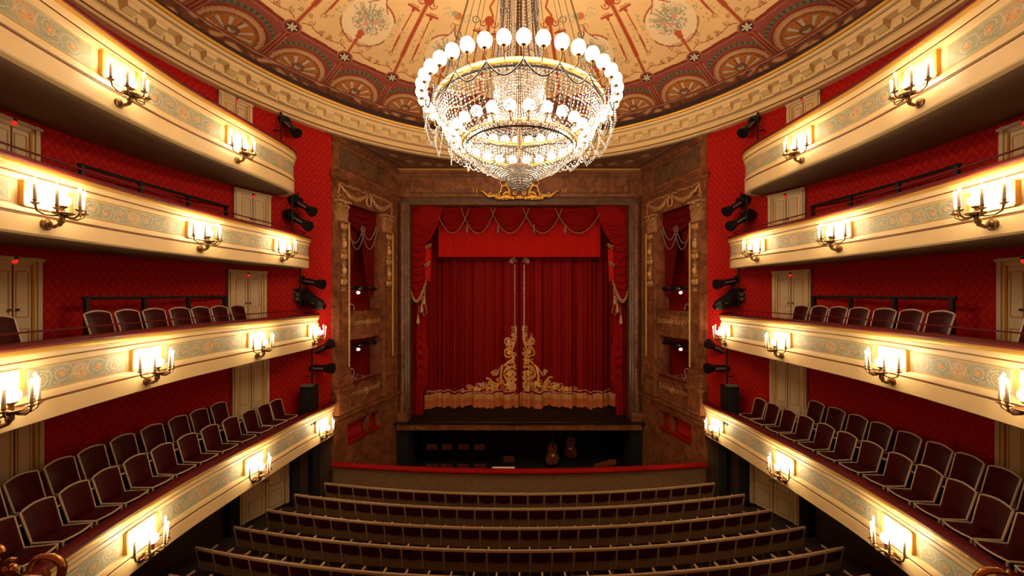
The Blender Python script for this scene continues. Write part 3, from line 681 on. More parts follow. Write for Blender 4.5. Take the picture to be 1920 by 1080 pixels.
# ---------------------------------------------------------------- main curtain
YC = 20.1; ZT, ZB = 3.1, -6.10
def fold(x):
    return .16*np.sin(x*9.2+1.6*np.sin(x*1.9))+.08*np.sin(x*19.3+1.3)+.16*np.sin(x*4.3+.5)
for side in (-1, 1):
    # side -1: the left half
    dx = .021; W = 5.4; nu = int(W/dx); u = np.linspace(0.02, W, nu)
    v = np.concatenate([np.linspace(ZT, -2.4, 90), np.linspace(-2.42, ZB, 190)])
    U, V = np.meshgrid(u, v)
    pn = Paint(U, V, (.27, .007, .007))
    pn.c *= (.92+.14*vnoise(U*5+side, V*0+.3, 2+side))[..., None]
    g1 = (.95, .60, .14); g2 = (.80, .55, .34); g3 = (.85, .30, .05)
    # vertical braid and scroll top
    pn.stroke([(.25, 1.1), (.25, -2.2)], .075, g2)
    for i in range(64): pn.disc(.25, 1.1-.052*i, .034, (.85, .62, .42) if i % 2 else (.5, .25, .14))
    pn.stroke([(a, b) for a, b in spiral(.37, 1.3, .17, PI, 1.1, sgn=-1)], .07, g2)
    pn.disc(.45, 1.3, .09, (.8, .6, .4)); pn.disc(.3, 1.45, .06, (.8, .6, .4))
    # acanthus scroll climbing beside the opening
    for i in range(5): pn.stroke([(.15, -2.25-.16*i), (.32, -2.3-.16*i), (.42, -2.2-.16*i)], .045, g2)
    def scr(u, v, r, a0, tn, sg, w=.075, c=g1): pn.stroke(spiral(u, v, r, a0, tn, 20, .12, sg), w, c); pn.disc(u, v, r*.28, c)
    scr(.62, -2.95, .22, -1.6, 1.3, 1, .06, g2); pn.stroke([(.22, -3.0), (.42, -3.2), (.66, -3.15)], .06, g2)
    pn.stroke([(.2, -2.2), (.24, -3.0), (.42, -3.5), (.30, -4.2)], .09, g1)
    scr(.55, -3.62, .30, 1.6, 1.4, -1, .07, g1); scr(.50, -4.75, .42, 2.2, 1.5, -1, .10, g1); scr(.52, -4.75, .16, 0, 1, 1, .09, (.9, .6, .2))
    pn.stroke([(.3, -3.9), (.62, -4.1), (.9, -4.35), (1.02, -4.8), (1.0, -5.1)], .10, g1)
    pn.stroke([(.95, -4.35), (1.2, -4.72), (1.4, -4.8)], .06, g2); scr(1.32, -4.75, .22, .3, 1.2, 1, .05, g2); pn.disc(1.38, -4.7, .1, (.75, .45, .2))
    pn.stroke([(1.0, -5.1), (.8, -5.3), (.45, -5.25), (.2, -5.0)], .12, g1); scr(.42, -5.45, .26, 1, 1.3, 1, .1, g1)
    pn.stroke([(.9, -5.2), (1.25, -5.4), (1.55, -5.05), (1.75, -4.95)], .09, g1); scr(1.35, -5.5, .22, 2, 1.3, -1, .07, g1); scr(1.85, -5.4, .20, 0, 1.3, 1, .06, g2)
    pn.stroke([(1.7, -5.6), (2.1, -5.25), (2.3, -5.3)], .06, g2); scr(2.35, -5.5, .17, 0, 1.3, -1, .06, g1); scr(2.75, -5.52, .13, .5, 1.2, 1, .05, g2); scr(3.05, -5.6, .09, .5, 1.2, 1, .045, g2)
    for q in range(60):
        t = random.random(); a = .2+2.6*t; pn.disc(a, -5.65+.9*(1-t)**2*random.random()+.05, .03+.03*random.random(), random.choice([g1, g2, g3]), .9)
    for q in range(90): pn.disc(.2+.55*random.random(), -2.6-2.9*random.random(), .035, random.choice([g1, g2]), .9)
    for q in range(9):
        u0, v0 = .28+.16*(q % 3), -2.7-.34*q; pn.stroke(spiral(u0, v0, .13, q, 1.2, 12, .2, (-1)**q), .05, random.choice([g1, g2]))
    for q in range(16):
        t = q/15; u0 = .35+2.3*t; v0 = -5.55+.35*(1-t)*(q % 3); pn.stroke(spiral(u0, v0, .15*(1-.4*t), q*1.3, 1.2, 12, .2, (-1)**q), .05, random.choice([g1, g2, g3]))
    pn.stroke([(.2, -5.72)]+[(a, -5.70+.04*math.sin(a*2.2)) for a in np.linspace(.4, 4.6, 40)]+[(4.8, -5.6), (4.9, -5.68)], .05, g2)
    wv = .03*np.sin(U*1.7)+.02*np.sin(U*4)
    V2 = V+wv*0
    for z, h, c in ((-5.86, .035, g2), (-5.96, .05, (.85, .42, .10)), (-6.05, .035, g1)): 
        pass
    for z, h, c in ((-5.05-.80, .03, g2), (-5.95, .05, (.80, .40, .10)), (-6.04, .03, (.8, .5, .2))): pn.mask((np.abs(V-z) < h)*1., c)
    X = side*U; Yg = YC+fold(X)*(.55+.45*smoothstep(ZT, ZB, V)*1.0); 
    pn.c = pn.c
    cp = thing('stage_curtain', 'red velvet stage curtain with gold scroll embroidery, %s half' % SIDE[side], 'curtain', (side*2.7, YC, ZST))
    o = grid_obj('curtain_cloth', X-side*2.7, Yg-YC, V-ZST+.42, pn.c, 'curtain', cp)
    # fringe hanging below
    v3 = np.linspace(0, 1, 26); U3, V3 = np.meshgrid(np.linspace(.02, W, 1100), v3)
    pf = Paint(U3, V3, (.80, .30, .10)); pf.mask((np.sin(U3*95+3*np.sin(U3*7)) > .3)*1., (.40, .09, .03), .8); pf.mask((np.abs(V3-.22-.10*np.abs(np.sin(U3*24))) < .03)*1., (.42, .10, .05), .8); pf.mask((V3 < .06)*1., (.85, .45, .12))
    grid_obj('fringe', side*U3-side*2.7, fold(side*U3)+.02*np.sin(U3*95)-.01, .49-V3*(.47+.04*np.sin(U3*1.9+side)), pf.c, 'curtain', cp)
# flat red border (pelmet) above the curtain
m = MB(); N = 60; fr = [(-4.15+8.3*i/N, 19.15+.015*math.sin(i*1.7), 0, -1) for i in range(N+1)]
m.sweep(fr, [(0, 1.86), (.05, 1.86), (.05, 4.6), (0, 4.6)]); o = m.build('pelmet', 'valance'); tag(o, 'plain bright red pelmet above the stage curtain', 'pelmet')
# swags: five overlapping in the middle
xs = [-3.95, -2.55, -.95, .65, 2.25, 3.95]
sw = [(-4.3, -2.35), (-3.05, -1.05), (-1.6, .65), (.0, 2.3), (1.55, 4.3)]
for i, (a, b) in enumerate(sw):
    nu, nv = 60, 40; u = np.linspace(0, 1, nu); v = np.linspace(0, 1, nv); U, V = np.meshgrid(u, v)
    deep = 1.12; top = 4.35
    prof = np.sin(PI*np.clip(U, 0, 1))**.8
    X = a+(b-a)*(.5+(U-.5)*(1-.18*V)); Z = top-V*(.12+deep*prof); Yq = 18.75-.10*prof*(1-V*.3)+.085*np.sin(V*30+PI*U)*prof-.01*i*(1 if i < 3 else -1)
    sgt = thing('valance_swag', 'dark red draped swag with silver cord, %s of the five over the stage' % ('leftmost', 'second from left', 'middle', 'second from right', 'rightmost')[i], 'swag', ((a+b)/2, 18.7, 3.2), 0, 'swags above the stage curtain')
    c0 = Vector(sgt.location)
    grid_obj('drape', X-c0.x, Yq-c0.y, Z-c0.z, None, 'velvet', sgt)
    m = MB(); m.tube([Vector((a+(b-a)*(.5+(t-.5)*.84), 18.52, top-(.12+(deep+.12)*math.sin(PI*t)**.8)))-c0 for t in [q/24 for q in range(25)]], .025, 5); m.build('cord', 'silver', sgt)
for i, x in enumerate((-2.6, -1.06, .72, 2.27)):
    r = thing('cord_tassel', 'small cord tassel under the swags, %s from the left' % ('first', 'second', 'third', 'fourth')[i], 'tassel', (x, 18.5, 2.98), 0, 'tassels under the swags')
    m = MB(); m.lathe([(0, .42), (.03, .42), (.045, .36), (.03, .30), (.05, .27), (.06, 0), (0, 0)], n=8); m.build('tassel_body', 'silver', r, True)
# side drapes (cascades) and leg panels
for side in (-1, 1):
    lab = SIDE[side]
    d = thing('side_drape', 'dark red gathered drape with gold edged tail %s of the stage opening' % lab, 'drape', (side*4.75, 18.6, -1.0)); c0 = Vector(d.location)
    nu, nv = 60, 110; u = np.linspace(0, 1, nu); v = np.linspace(0, 1, nv); U, V = np.meshgrid(u, v)
    # outer edge at the frame, inner edge slants outwards going down
    zl = 4.35-V*4.25; inner = np.interp(V, [0, .30, .42, 1], [3.75, 4.2, 4.55, 4.62]); outer = 5.38
    X = outer+(inner-outer)*U; Z = zl-.75*np.sin(PI*np.clip(U*.9+.05, 0, 1))*(1-.3*V)*np.clip(V*14, 0, 1)+.25*V*U
    Yq = 18.55-.12*np.sin(PI*U)+.085*np.sin(V*66+4.5*np.sin(PI*U))*np.sin(PI*np.clip(U, .05, .95))
    grid_obj('gathers', side*X-c0.x, Yq-c0.y, Z-c0.z, None, 'velvet', d)
    m = MB()
    e = [(side*(5.36-.77*t), 18.40, .12-.62*math.sin(PI*min(1, t*1.0)**.8)*(1 if t < .75 else 1)+.35*t*t*1.2) for t in [i/20 for i in range(21)]]
    m.tube([Vector(q)-c0 for q in e], .045, 6); 
    for q in e[::1]: m.ball(tuple(Vector(q)-c0+Vector((0, -.04, .09))), .055, 6)
    m.build('gold_fringe', 'gold_dark', d, True)
    m = MB()
    for (z, x) in ((2.30, 4.36), (1.42, 4.42)):
        m.tube([Vector((side*(x-.02), 18.38, z+.06))-c0, Vector((side*(x+.10), 18.36, z-.06))-c0, Vector((side*(x+.26), 18.38, z-.12))-c0], .028, 6)
        for q in range(6): m.ball(tuple(Vector((side*(x+.0+.05*q), 18.37, z+.12-.03*q+.03*(q % 2)))-c0), .042, 6)
    m.build('gold_trim', 'gold_dark', d, True)
    m = MB(); m.hexa([Vector(q)-c0 for q in ((side*4.42, 18.42, .55), (side*4.66, 18.42, .75), (side*4.66, 18.47, .75), (side*4.42, 18.47, .55), (side*4.36, 18.42, 2.2), (side*4.62, 18.42, 2.15), (side*4.62, 18.47, 2.15), (side*4.36, 18.47, 2.2))]); m.build('bright_lining', 'valance', d)
    ts = thing('tassel_cord', 'looped cord with red and gold tassels beside the curtain, %s side' % lab, 'tassel', (side*4.75, 18.35, -1.3)); c0 = Vector(ts.location)
    m = MB(); m.tube([Vector(q)-c0 for q in ((side*4.62, 18.36, .5), (side*4.66, 18.36, -.4), (side*4.55, 18.36, -.95), (side*4.7, 18.36, -1.1), (side*4.82, 18.36, -.8), (side*4.8, 18.36, -.1))], .025, 5); m.build('cord', 'silver', ts)
    for k, (x, z) in enumerate(((4.68, -.55), (4.80, -.95), (4.98, -1.5))):
        m = MB(); c = Vector((side*x, 18.34, z))-c0; m.lathe([(0, .45), (.03, .43), (.06, .36), (.04, .30), (.07, .26), (.10, .05), (.08, 0), (0, 0)], c, 10); m.build('tassel', 'gold_dark', ts, True)
        m = MB(); m.tube([c+Vector((0, 0, .44)), c+Vector((-side*.05, 0, .9))], .018, 5); m.build('tassel_cord', 'silver', ts)
    lp = thing('leg_curtain', 'narrow red curtain with knotted folds at the %s edge of the stage' % lab, 'curtain', (side*5.05, 18.75, ZST)); c0 = Vector(lp.location)
    nu, nv = 40, 180; u = np.linspace(0, 1, nu); z = np.linspace(2.6, ZST+.02, nv); U, Zg = np.meshgrid(u, z)
    bulge = np.interp(Zg, [-6.2, -4.9, -4.5, -4.2, -2.8, -2.3, 3], [.50, .52, .70, .74, .70, .66, .66])
    kn = np.exp(-((Zg+3.2)/1.1)**2)
    X = 5.36-bulge*U; Yq = 18.85+.03*np.sin(U*16)+.07*kn*np.sin(Zg*13+5*np.abs(U-.5)*2)*np.sin(PI*U)-.12*kn*np.sin(PI*U)
    grid_obj('curtain_cloth', side*X-c0.x, Yq-c0.y, Zg-c0.z, None, 'velvet' , lp)
# ================================================================ BALCONIES
BASE = [(0, -1.2), (-2.6, -.95), (-4.7, .3), (-6.05, 2.1), (-6.68, 3.7), (-7.0, 5.0), (-7.27, 6.5), (-7.42, 8.1), (-7.37, 9.5), (-7.27, 11)]
TAIL = {4: [(-7.27, 11.7), (-7.33, 12.05), (-7.52, 12.38), (-7.85, 12.62), (-8.25, 12.75)], 3: [(-7.2, 12.0), (-7.2, 12.55), (-7.28, 12.85), (-7.5, 13.05), (-7.9, 13.15)],
        2: [(-7.18, 12.3), (-7.16, 13.0), (-7.22, 13.28), (-7.4, 13.45), (-7.75, 13.55)], 1: [(-7.16, 12.4), (-7.0, 13.5), (-6.97, 13.95), (-7.05, 14.1), (-7.25, 14.2)]}
ZTOP = {4: 4.53, 3: 1.86, 2: -.78, 1: -4.13}; ZBOT = {4: 3.28, 3: .86, 2: -1.90, 1: -5.30}
def cr(P, n):
    P = [Vector((*p, 0)) for p in P]; P = [P[0]*2-P[1]]+P+[P[-1]*2-P[-2]]; out = []
    for i in range(1, len(P)-2):
        for k in range(n):
            t = k/n; a, b, c, d = P[i-1:i+3]
            out.append(.5*((2*b)+(c-a)*t+(2*a-5*b+4*c-d)*t*t+(3*b-a-3*c+d)*t**3))
    out.append(P[-2]); return out
def plan(tier):
    L = cr([(0, -1.2)]+BASE[1:]+TAIL[tier], 10)
    pts = [(p.x, p.y) for p in L]; s = [0]
    for a, b in zip(pts[:-1], pts[1:]): s.append(s[-1]+math.hypot(b[0]-a[0], b[1]-a[1]))
    return np.array(pts), np.array(s)
PL = {t: plan(t) for t in (1, 2, 3, 4)}
def at_s(t, s):
    P, S = PL[t]; x = np.interp(s, S, P[:, 0]); y = np.interp(s, S, P[:, 1])
    x2 = np.interp(min(s+.02, S[-1]), S, P[:, 0]); y2 = np.interp(min(s+.02, S[-1]), S, P[:, 1]); x1 = np.interp(s-.02, S, P[:, 0]); y1 = np.interp(s-.02, S, P[:, 1])
    tx, ty = x2-x1, y2-y1; l = math.hypot(tx, ty); tx /= l; ty /= l
    return x, y, ty, -tx        # point and unit normal into the hall (left side)
def s_from_px(t, px, off=0.):    # arc length of the front where the picture column px falls (on the curve offset outward by off)
    P, S = PL[t]; best = None
    for s in np.linspace(S[-1]*.35, S[-1]-.1, 900):
        x, y, nx_, ny_ = at_s(t, s); x -= nx_*off; y -= ny_*off
        if y < 2.5: continue
        e = abs(974+700*x/y-px)
        if best is None or e < best[0]: best = (e, s)
    return best[1]
def sframes(t, s0, s1, step, side, off=0.):
    n = max(2, int((s1-s0)/step)); fr = []
    for i in range(n+1):
        x, y, a, b = at_s(t, s0+(s1-s0)*i/n); fr.append((x*(-side), y, a*(-side), b))
    return fr if side < 0 else fr
def full_frames(t):
    P, S = PL[t]; L = sframes(t, 0, S[-1], .12, -1); R = sframes(t, 0, S[-1], .12, 1)
    return L[::-1]+R[1:]
NAMES = {4: 'top', 3: 'third', 2: 'second', 1: 'lowest'}
SCON = {4: [s_from_px(4, 219), s_from_px(4, 442)], 3: [s_from_px(3, 82), s_from_px(3, 372), s_from_px(3, 526)],
        2: [s_from_px(2, -22), s_from_px(2, 272), s_from_px(2, 480), s_from_px(2, 586)], 1: [s_from_px(1, 262), s_from_px(1, 474), s_from_px(1, 602)]}
def frieze(t, s0, s1, side, parent, z0, z1):
    L = s1-s0; nu = max(8, int(L/.011)); nv = 34
    us = np.linspace(0, L, nu); vs_ = np.linspace(0, z1-z0, nv); U, V = np.meshgrid(us, vs_); H = z1-z0
    P = Paint(U, V, (.37, .36, .23)); P.c *= (.9+.2*vnoise(U*8, V*8, 4))[..., None]
    cream = (.74, .60, .36); org = (.62, .24, .07); olv = (.18, .20, .13)
    c = L/2; n = max(1, int((L*.46)/(H*.86))-0); rnd = random.Random(int(t*10+s0*7))
    P.mask((np.minimum(U, L-U) < .03)*1., cream); P.mask((np.minimum(V, H-V) < .012)*1., (.6, .45, .22))
    sc = (.62, .52, .34); ol2 = (.24, .27, .19)
    for q in range(int(L*34)):
        u, v = rnd.uniform(.08, L-.08), rnd.uniform(.04, H-.04); a_ = rnd.uniform(0, 6.3); w_ = .03+.03*rnd.random()
        P.stroke([(u, v), (u+w_*math.cos(a_), v+w_*math.sin(a_)), (u+w_*1.6*math.cos(a_+.7), v+w_*1.6*math.sin(a_+.7))], .013, rnd.choice([sc, ol2, ol2, (.5, .36, .2)]), .75)
    P.ring(c, H/2, H*.38, .03, (.60, .34, .14)); P.ring(c, H/2, H*.30, .014, sc); P.disc(c, H/2, H*.24, (.56, .42, .22))
    for q in range(14): P.disc(c+H*.22*rnd.uniform(-1, 1), H/2+H*.2*rnd.uniform(-1, 1), .022, rnd.choice([org, sc, (.66, .34, .12)]), .9)
    for sg in (-1, 1):
        for k in range(n):
            u = c+sg*H*(.86*(k+1)); v = H*(.5+.05*(-1)**k); r = H*.36*(1-.25*k/max(1, n))
            P.stroke(spiral(u, v-.012, r, (.5+k)*sg, 1.4, 18, .25, sg*(-1)**k), .026, ol2, .9)
            P.stroke(spiral(u, v, r, (.5+k)*sg, 1.4, 18, .25, sg*(-1)**k), .016, sc)
            for q in range(7): a_ = q*.9; P.disc(u+r*.30*math.cos(a_), v+r*.30*math.sin(a_), r*.16, rnd.choice([org, (.66, .34, .12), (.6, .42, .2)]), .85)
            P.disc(u, v, r*.15, (.72, .45, .20))
            P.stroke([(u-sg*r*1.1, v-r*.8), (u-sg*r*1.5, v), (u-sg*r*1.1, v+r*.9), (u, v+r*1.15)], .015, sc)
            P.stroke([(u+sg*r*.2, v-r*1.1), (u+sg*r*.9, v-r*.9)], .016, sc)
    fr = [at_s(t, s0+x) for x in us]; X = np.array([(-side)*(f[0]+f[2]*.012) for f in fr]); Y = np.array([f[1]+f[3]*.012 for f in fr])
    return grid_obj('painted_panel', np.tile(X, (nv, 1)), np.tile(Y, (nv, 1)), z0+V, P.c, 'frieze', parent)
BAL = {}
def balcony(t):
    P, S = PL[t]; zt, zb = ZTOP[t], ZBOT[t]; H = zt-zb; zf = zt-.57
    lab = {4: 'top gallery balcony with cream and gold front, two lamps a side in view', 3: 'third tier balcony with cream front, below the top gallery', 2: 'second tier balcony with cream front and a single row of chairs',
           1: 'lowest balcony with cream front curving above the stalls, two rows of chairs'}[t]
    root = thing('balcony', lab, 'balcony'); BAL[t] = root
    if t == 1: zf += .175
    f = full_frames(t); k = lambda q: zt-q*H
    fz0, fz1 = k(.60), k(.27)
    prof = [(-.14, k(1)), (.0, k(1)), (.03, k(.985)), (.03, k(.745)), (.0, k(.73)), (.0, k(.715)), (.035, k(.70)), (.035, k(.65)), (.02, k(.61)), (.0, fz0), (.0, fz1), (.03, k(.255)), (.04, k(.22)), (.04, k(.18)),
            (.02, k(.165)), (.06, k(.15)), (.075, k(.10)), (.075, k(.075)), (-.14, k(.075))]
    MB().sweep(f, prof).build('front', 'cream', root, True, 30)
    MB().sweep(f, [(.0, k(.075)), (.085, k(.075)), (.10, k(.045)), (.09, k(.0)), (.0, k(.0))]).build('gilded_moulding', 'gold', root, True, 40)
    for (o, q) in ((.012, .722), (.03, .157)):
        MB().sweep(f, [(o-.02, k(q)-.012), (o+.012, k(q)-.012), (o+.012, k(q)+.012), (o-.02, k(q)+.012)]).build('brown_line', 'groove', root)
    MB().sweep(f, [(-.15, zt-.01), (.095, zt-.01), (.115, zt+.03), (.09, zt+.07), (-.02, zt+.085), (-.13, zt+.07), (-.16, zt+.03)]).build('plush_rail', 'rail', root, True)
    if t in (2, 3): MB().sweep(f, [(-.10, zt+.20), (-.07, zt+.20), (-.07, zt+.225), (-.10, zt+.225)]).build('safety_bar', 'rail', root)
    # floor slab and underside out to the wall
    def slab(name, mat, z0, z1):
        vs = []; fs = []; A = []
        for (x, y, a, b) in f:
            px, py = x-a*.02, y-b*.02; dx, dy = px, py-CY; l = math.hypot(dx, dy); q = max(RW+.02, l+.01)/l
            A.append(((px, py), (dx*q, CY+dy*q)))
        for (p, q) in A: vs += [(*p, z0), (*q, z0), (*q, z1), (*p, z1)]
        for i in range(len(A)-1):
            for j in range(4): fs.append((i*4+j, i*4+(j+1) % 4, i*4+4+(j+1) % 4, i*4+4+j))
        MB().add(vs, fs).build(name, mat, root)
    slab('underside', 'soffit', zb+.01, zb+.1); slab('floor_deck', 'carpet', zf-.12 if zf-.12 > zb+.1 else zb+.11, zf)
    if t == 1:
        pass
    edges = SCON[t]
    for side in (-1, 1):
        bw = .32
        cuts = []
        for s in edges:
            fr = sframes(t, s-bw, s+bw, .08, side); z0, z1 = k(.62), k(.25)
            pb_ = MB().sweep(fr, [(-.0, z0), (.06, z0), (.06, z1), (.0, z1)]).build('lamp_panel', 'cream', root)
            for e in (s-bw, s+bw):
                fr = sframes(t, e-.022, e+.022, .022, side); MB().sweep(fr, [(.0, z0+.015), (.07, z0+.015), (.07, z1-.015), (.0, z1-.015)]).build('gold_strip', 'gold', pb_)
        b0 = [edges[0]-4.4]+list(edges); 
        for i, s in enumerate(edges):
            a = (edges[i-1]+bw+.12) if i > 0 else max(.5, s-(edges[1]-edges[0]) if t != 2 else s-3.2)+bw+.12
            frieze(t, a, s-bw-.12, side, root, fz0+.01, fz1-.01)
        e = S[-1]-.75
        if e-(edges[-1]+bw+.12) > .3: frieze(t, edges[-1]+bw+.12, e, side, root, fz0+.01, fz1-.01)
for t in (1, 2, 3, 4): balcony(t)
# raised step for the rear row of the lowest balcony
for side in (-1, 1):
    P, S = PL[1]; fr = sframes(1, S[-1]*.42, S[-1]-2.0, .3, side)
    zf = ZTOP[1]-.57; MB().sweep(fr, [(-.96, zf+.0), (-1.9, zf+.0), (-1.9, zf+.495), (-.96, zf+.495)]).build('rear_step', 'carpet', BAL[1])

# ---------------------------------------------------------------- doors
DN = [0]
def door(side, px0, px1, z0, z1, label, R=RW-.01):
    DN[0] += 1; n = DN[0]
    def az(px):
        s = (974-px)/700; a = 1+s*s; b = -2*CY; c = CY*CY-R*R; y = (-b+math.sqrt(b*b-4*a*c))/(2*a); return math.atan2(s*y, y-CY)
    a0, a1 = az(px0), az(px1); p0 = Vector(ringpt(R, a0)); p1 = Vector(ringpt(R, a1)); w = (p1-p0).length; mid = (p0+p1)/2
    d = (p1-p0).normalized(); nrm = Vector((d.y, -d.x, 0)); 
    if nrm.dot(Vector((0, CY, 0))-mid) < 0: nrm = -nrm
    root = bpy.data.objects.new('door_%d' % n, None); COL.objects.link(root); struct(root, label)
    loc = mid+nrm*.03; loc.z = z0; ang = math.atan2(d.y, d.x)
    if side > 0: loc.x = -loc.x; ang = PI-ang
    root.location = loc; root.rotation_euler = (0, 0, ang)
    sy = 1 if (Matrix.Rotation(-ang, 3, 'Z') @ (Vector((0, CY, 0))-Vector((loc.x, loc.y, 0)))).y > 0 else -1
    h = z1-z0; fw = .15
    m = MB()
    for (x, ww) in ((-w/2+fw/2, fw), (w/2-fw/2, fw)): m.box((x, 0, h/2), (ww, .12, h)); m.box((x, sy*.07, h/2), (ww*.4, .04, h))
    m.box((0, 0, h-fw/2), (w, .12, fw)); m.box((0, sy*.07, h-.04), (w+.02, .05, .06)); m.build('frame', 'cream_door', root)
    m = MB()
    for x in (-w/2+fw, w/2-fw): m.box((x, sy*.055, h/2-.05), (.022, .03, h-.1))
    m.build('gilt_line', 'gold', root)
    lw = (w-2*fw)/2
    for sg in (-1, 1):
        m = MB(); m.box((sg*lw/2, 0, (h-fw)/2), (lw-.012, .05, h-fw)); lf = m.build('door_leaf', 'cream_door', root)
        m = MB()
        for (zc, hh) in ((h*.66, h*.42), (h*.2, h*.28)):
            for (dx, dz, sx, sz) in ((0, hh/2, lw*.64, .018), (0, -hh/2, lw*.64, .018), (lw*.32, 0, .018, hh), (-lw*.32, 0, .018, hh)): m.box((sg*lw/2+dx, sy*.028, zc+dz), (sx, .012, sz))
        m.build('panel_line', 'gold_dark', lf)
        m = MB(); m.ball((sg*.06, sy*.06, 1.05), .028, 8); m.tube([(sg*.06, sy*.02, 1.05), (sg*.06, sy*.06, 1.05)], .012, 6); m.build('handle', 'brass', lf, True)
    m = MB(); m.box((0, sy*.02, (h-fw)/2), (.012, .05, h-fw)); m.build('gap', 'groove', root)
    return root, mid+nrm*.10
LV = {4: ('top gallery', ZTOP[4]-.57, 5.95), 3: ('third tier', ZTOP[3]-.57, 3.22), 2: ('second tier', ZTOP[2]-.57, .72), 1: ('lowest balcony', ZTOP[1]-.57, -1.95), 0: ('stalls', -7.15, -5.35)}
FARD = {4: (407, 470), 3: (436, 505), 2: (425, 497), 1: (433, 502), 0: (447, 540)}
NEARD = {3: (-46, 66), 2: (-46, 70), 1: (-42, 73)}
for side in (-1, 1):
    for lv in (4, 3, 2, 1, 0):
        a, b = FARD[lv]; nm, z0, z1 = LV[lv]
        r, p = door(side, a, b, z0, z1, 'cream double door of the %s near the stage, %s side' % (nm, SIDE[side]))
        if lv: 
            x = thing('exit_lamp', 'small red lamp above the %s door near the stage, %s side' % (nm, SIDE[side]), 'lamp', (p.x*(-side), p.y, z1-.22 if lv < 4 else 5.80))
            m = MB(); m.lathe([(0, .14), (.04, .14), (.045, .10), (.0, .10)], n=10); m.build('lamp_base', 'black', x, True)
            m = MB(); m.lathe([(.03, .10), (.04, .07), (.03, .03), (0, .02)], n=10); m.build('lamp_glass', 'exit', x, True)
        if lv in NEARD:
            a, b = NEARD[lv]; r, p = door(side, a, b, z0, z1-.05, 'cream double door of the %s at the %s picture edge' % (nm, SIDE[side]))
            if lv > 1:
                x = thing('exit_lamp', 'small red lamp above the %s door at the %s picture edge' % (nm, SIDE[side]), 'lamp', (p.x*(-side), p.y, z1-.20))
                m = MB(); m.lathe([(0, .14), (.04, .14), (.045, .10), (.0, .10)], n=10); m.build('lamp_base', 'black', x, True)
                m = MB(); m.lathe([(.03, .10), (.04, .07), (.03, .03), (0, .02)], n=10); m.build('lamp_glass', 'exit', x, True)
# dark pilasters on the stalls wall
for side in (-1, 1):
    m = MB()
    for px in (436, 552, 590):
        s = (974-px)/700; R = 9.2; a = 1+s*s; y = (16+math.sqrt(256-4*a*(64-R*R)))/(2*a); m.box((s*y*side, y, -6.3), (.26, .26, 2.1), math.atan2(y-CY, s*y*side))
    o = m.build('trim_%d' % (3+(side > 0)), 'pitblack'); struct(o, 'dark pilasters beside the stalls door, %s side' % SIDE[side])

# ---------------------------------------------------------------- railings behind the chairs
def railing(t, px0, px1, ztop, off, posts, side):
    s0, s1 = s_from_px(t, px0, off), s_from_px(t, px1, off); zf = ZTOP[t]-.57
    r = thing('standing_rail', 'dark iron rail along the wall of the %s balcony, %s side' % (NAMES[t], SIDE[side]), 'railing')
    pt = lambda s, z: Vector(((at_s(t, s)[0]-at_s(t, s)[2]*off)*(-side), at_s(t, s)[1]-at_s(t, s)[3]*off, z))
    n = 24; m = MB(); m.tube([pt(s0+(s1-s0)*i/n, ztop) for i in range(n+1)], .038, 6); m.build('top_bar', 'bar', r)
    for px in posts:
        s = s_from_px(t, px, off); m = MB(); p = pt(s, 0); m.box((p.x, p.y, (ztop+zf)/2), (.07, .07, ztop-zf)); m.build('post', 'bar', r)
for side in (-1, 1):
    railing(4, 95, 358, 5.32, 1.45, (104, 242, 352), side)
    railing(3, 146, 428, 2.60, 1.50, (153, 263, 353, 424), side)
    railing(2, 155, 428, -.10, 1.50, (163, 270, 353, 422), side)
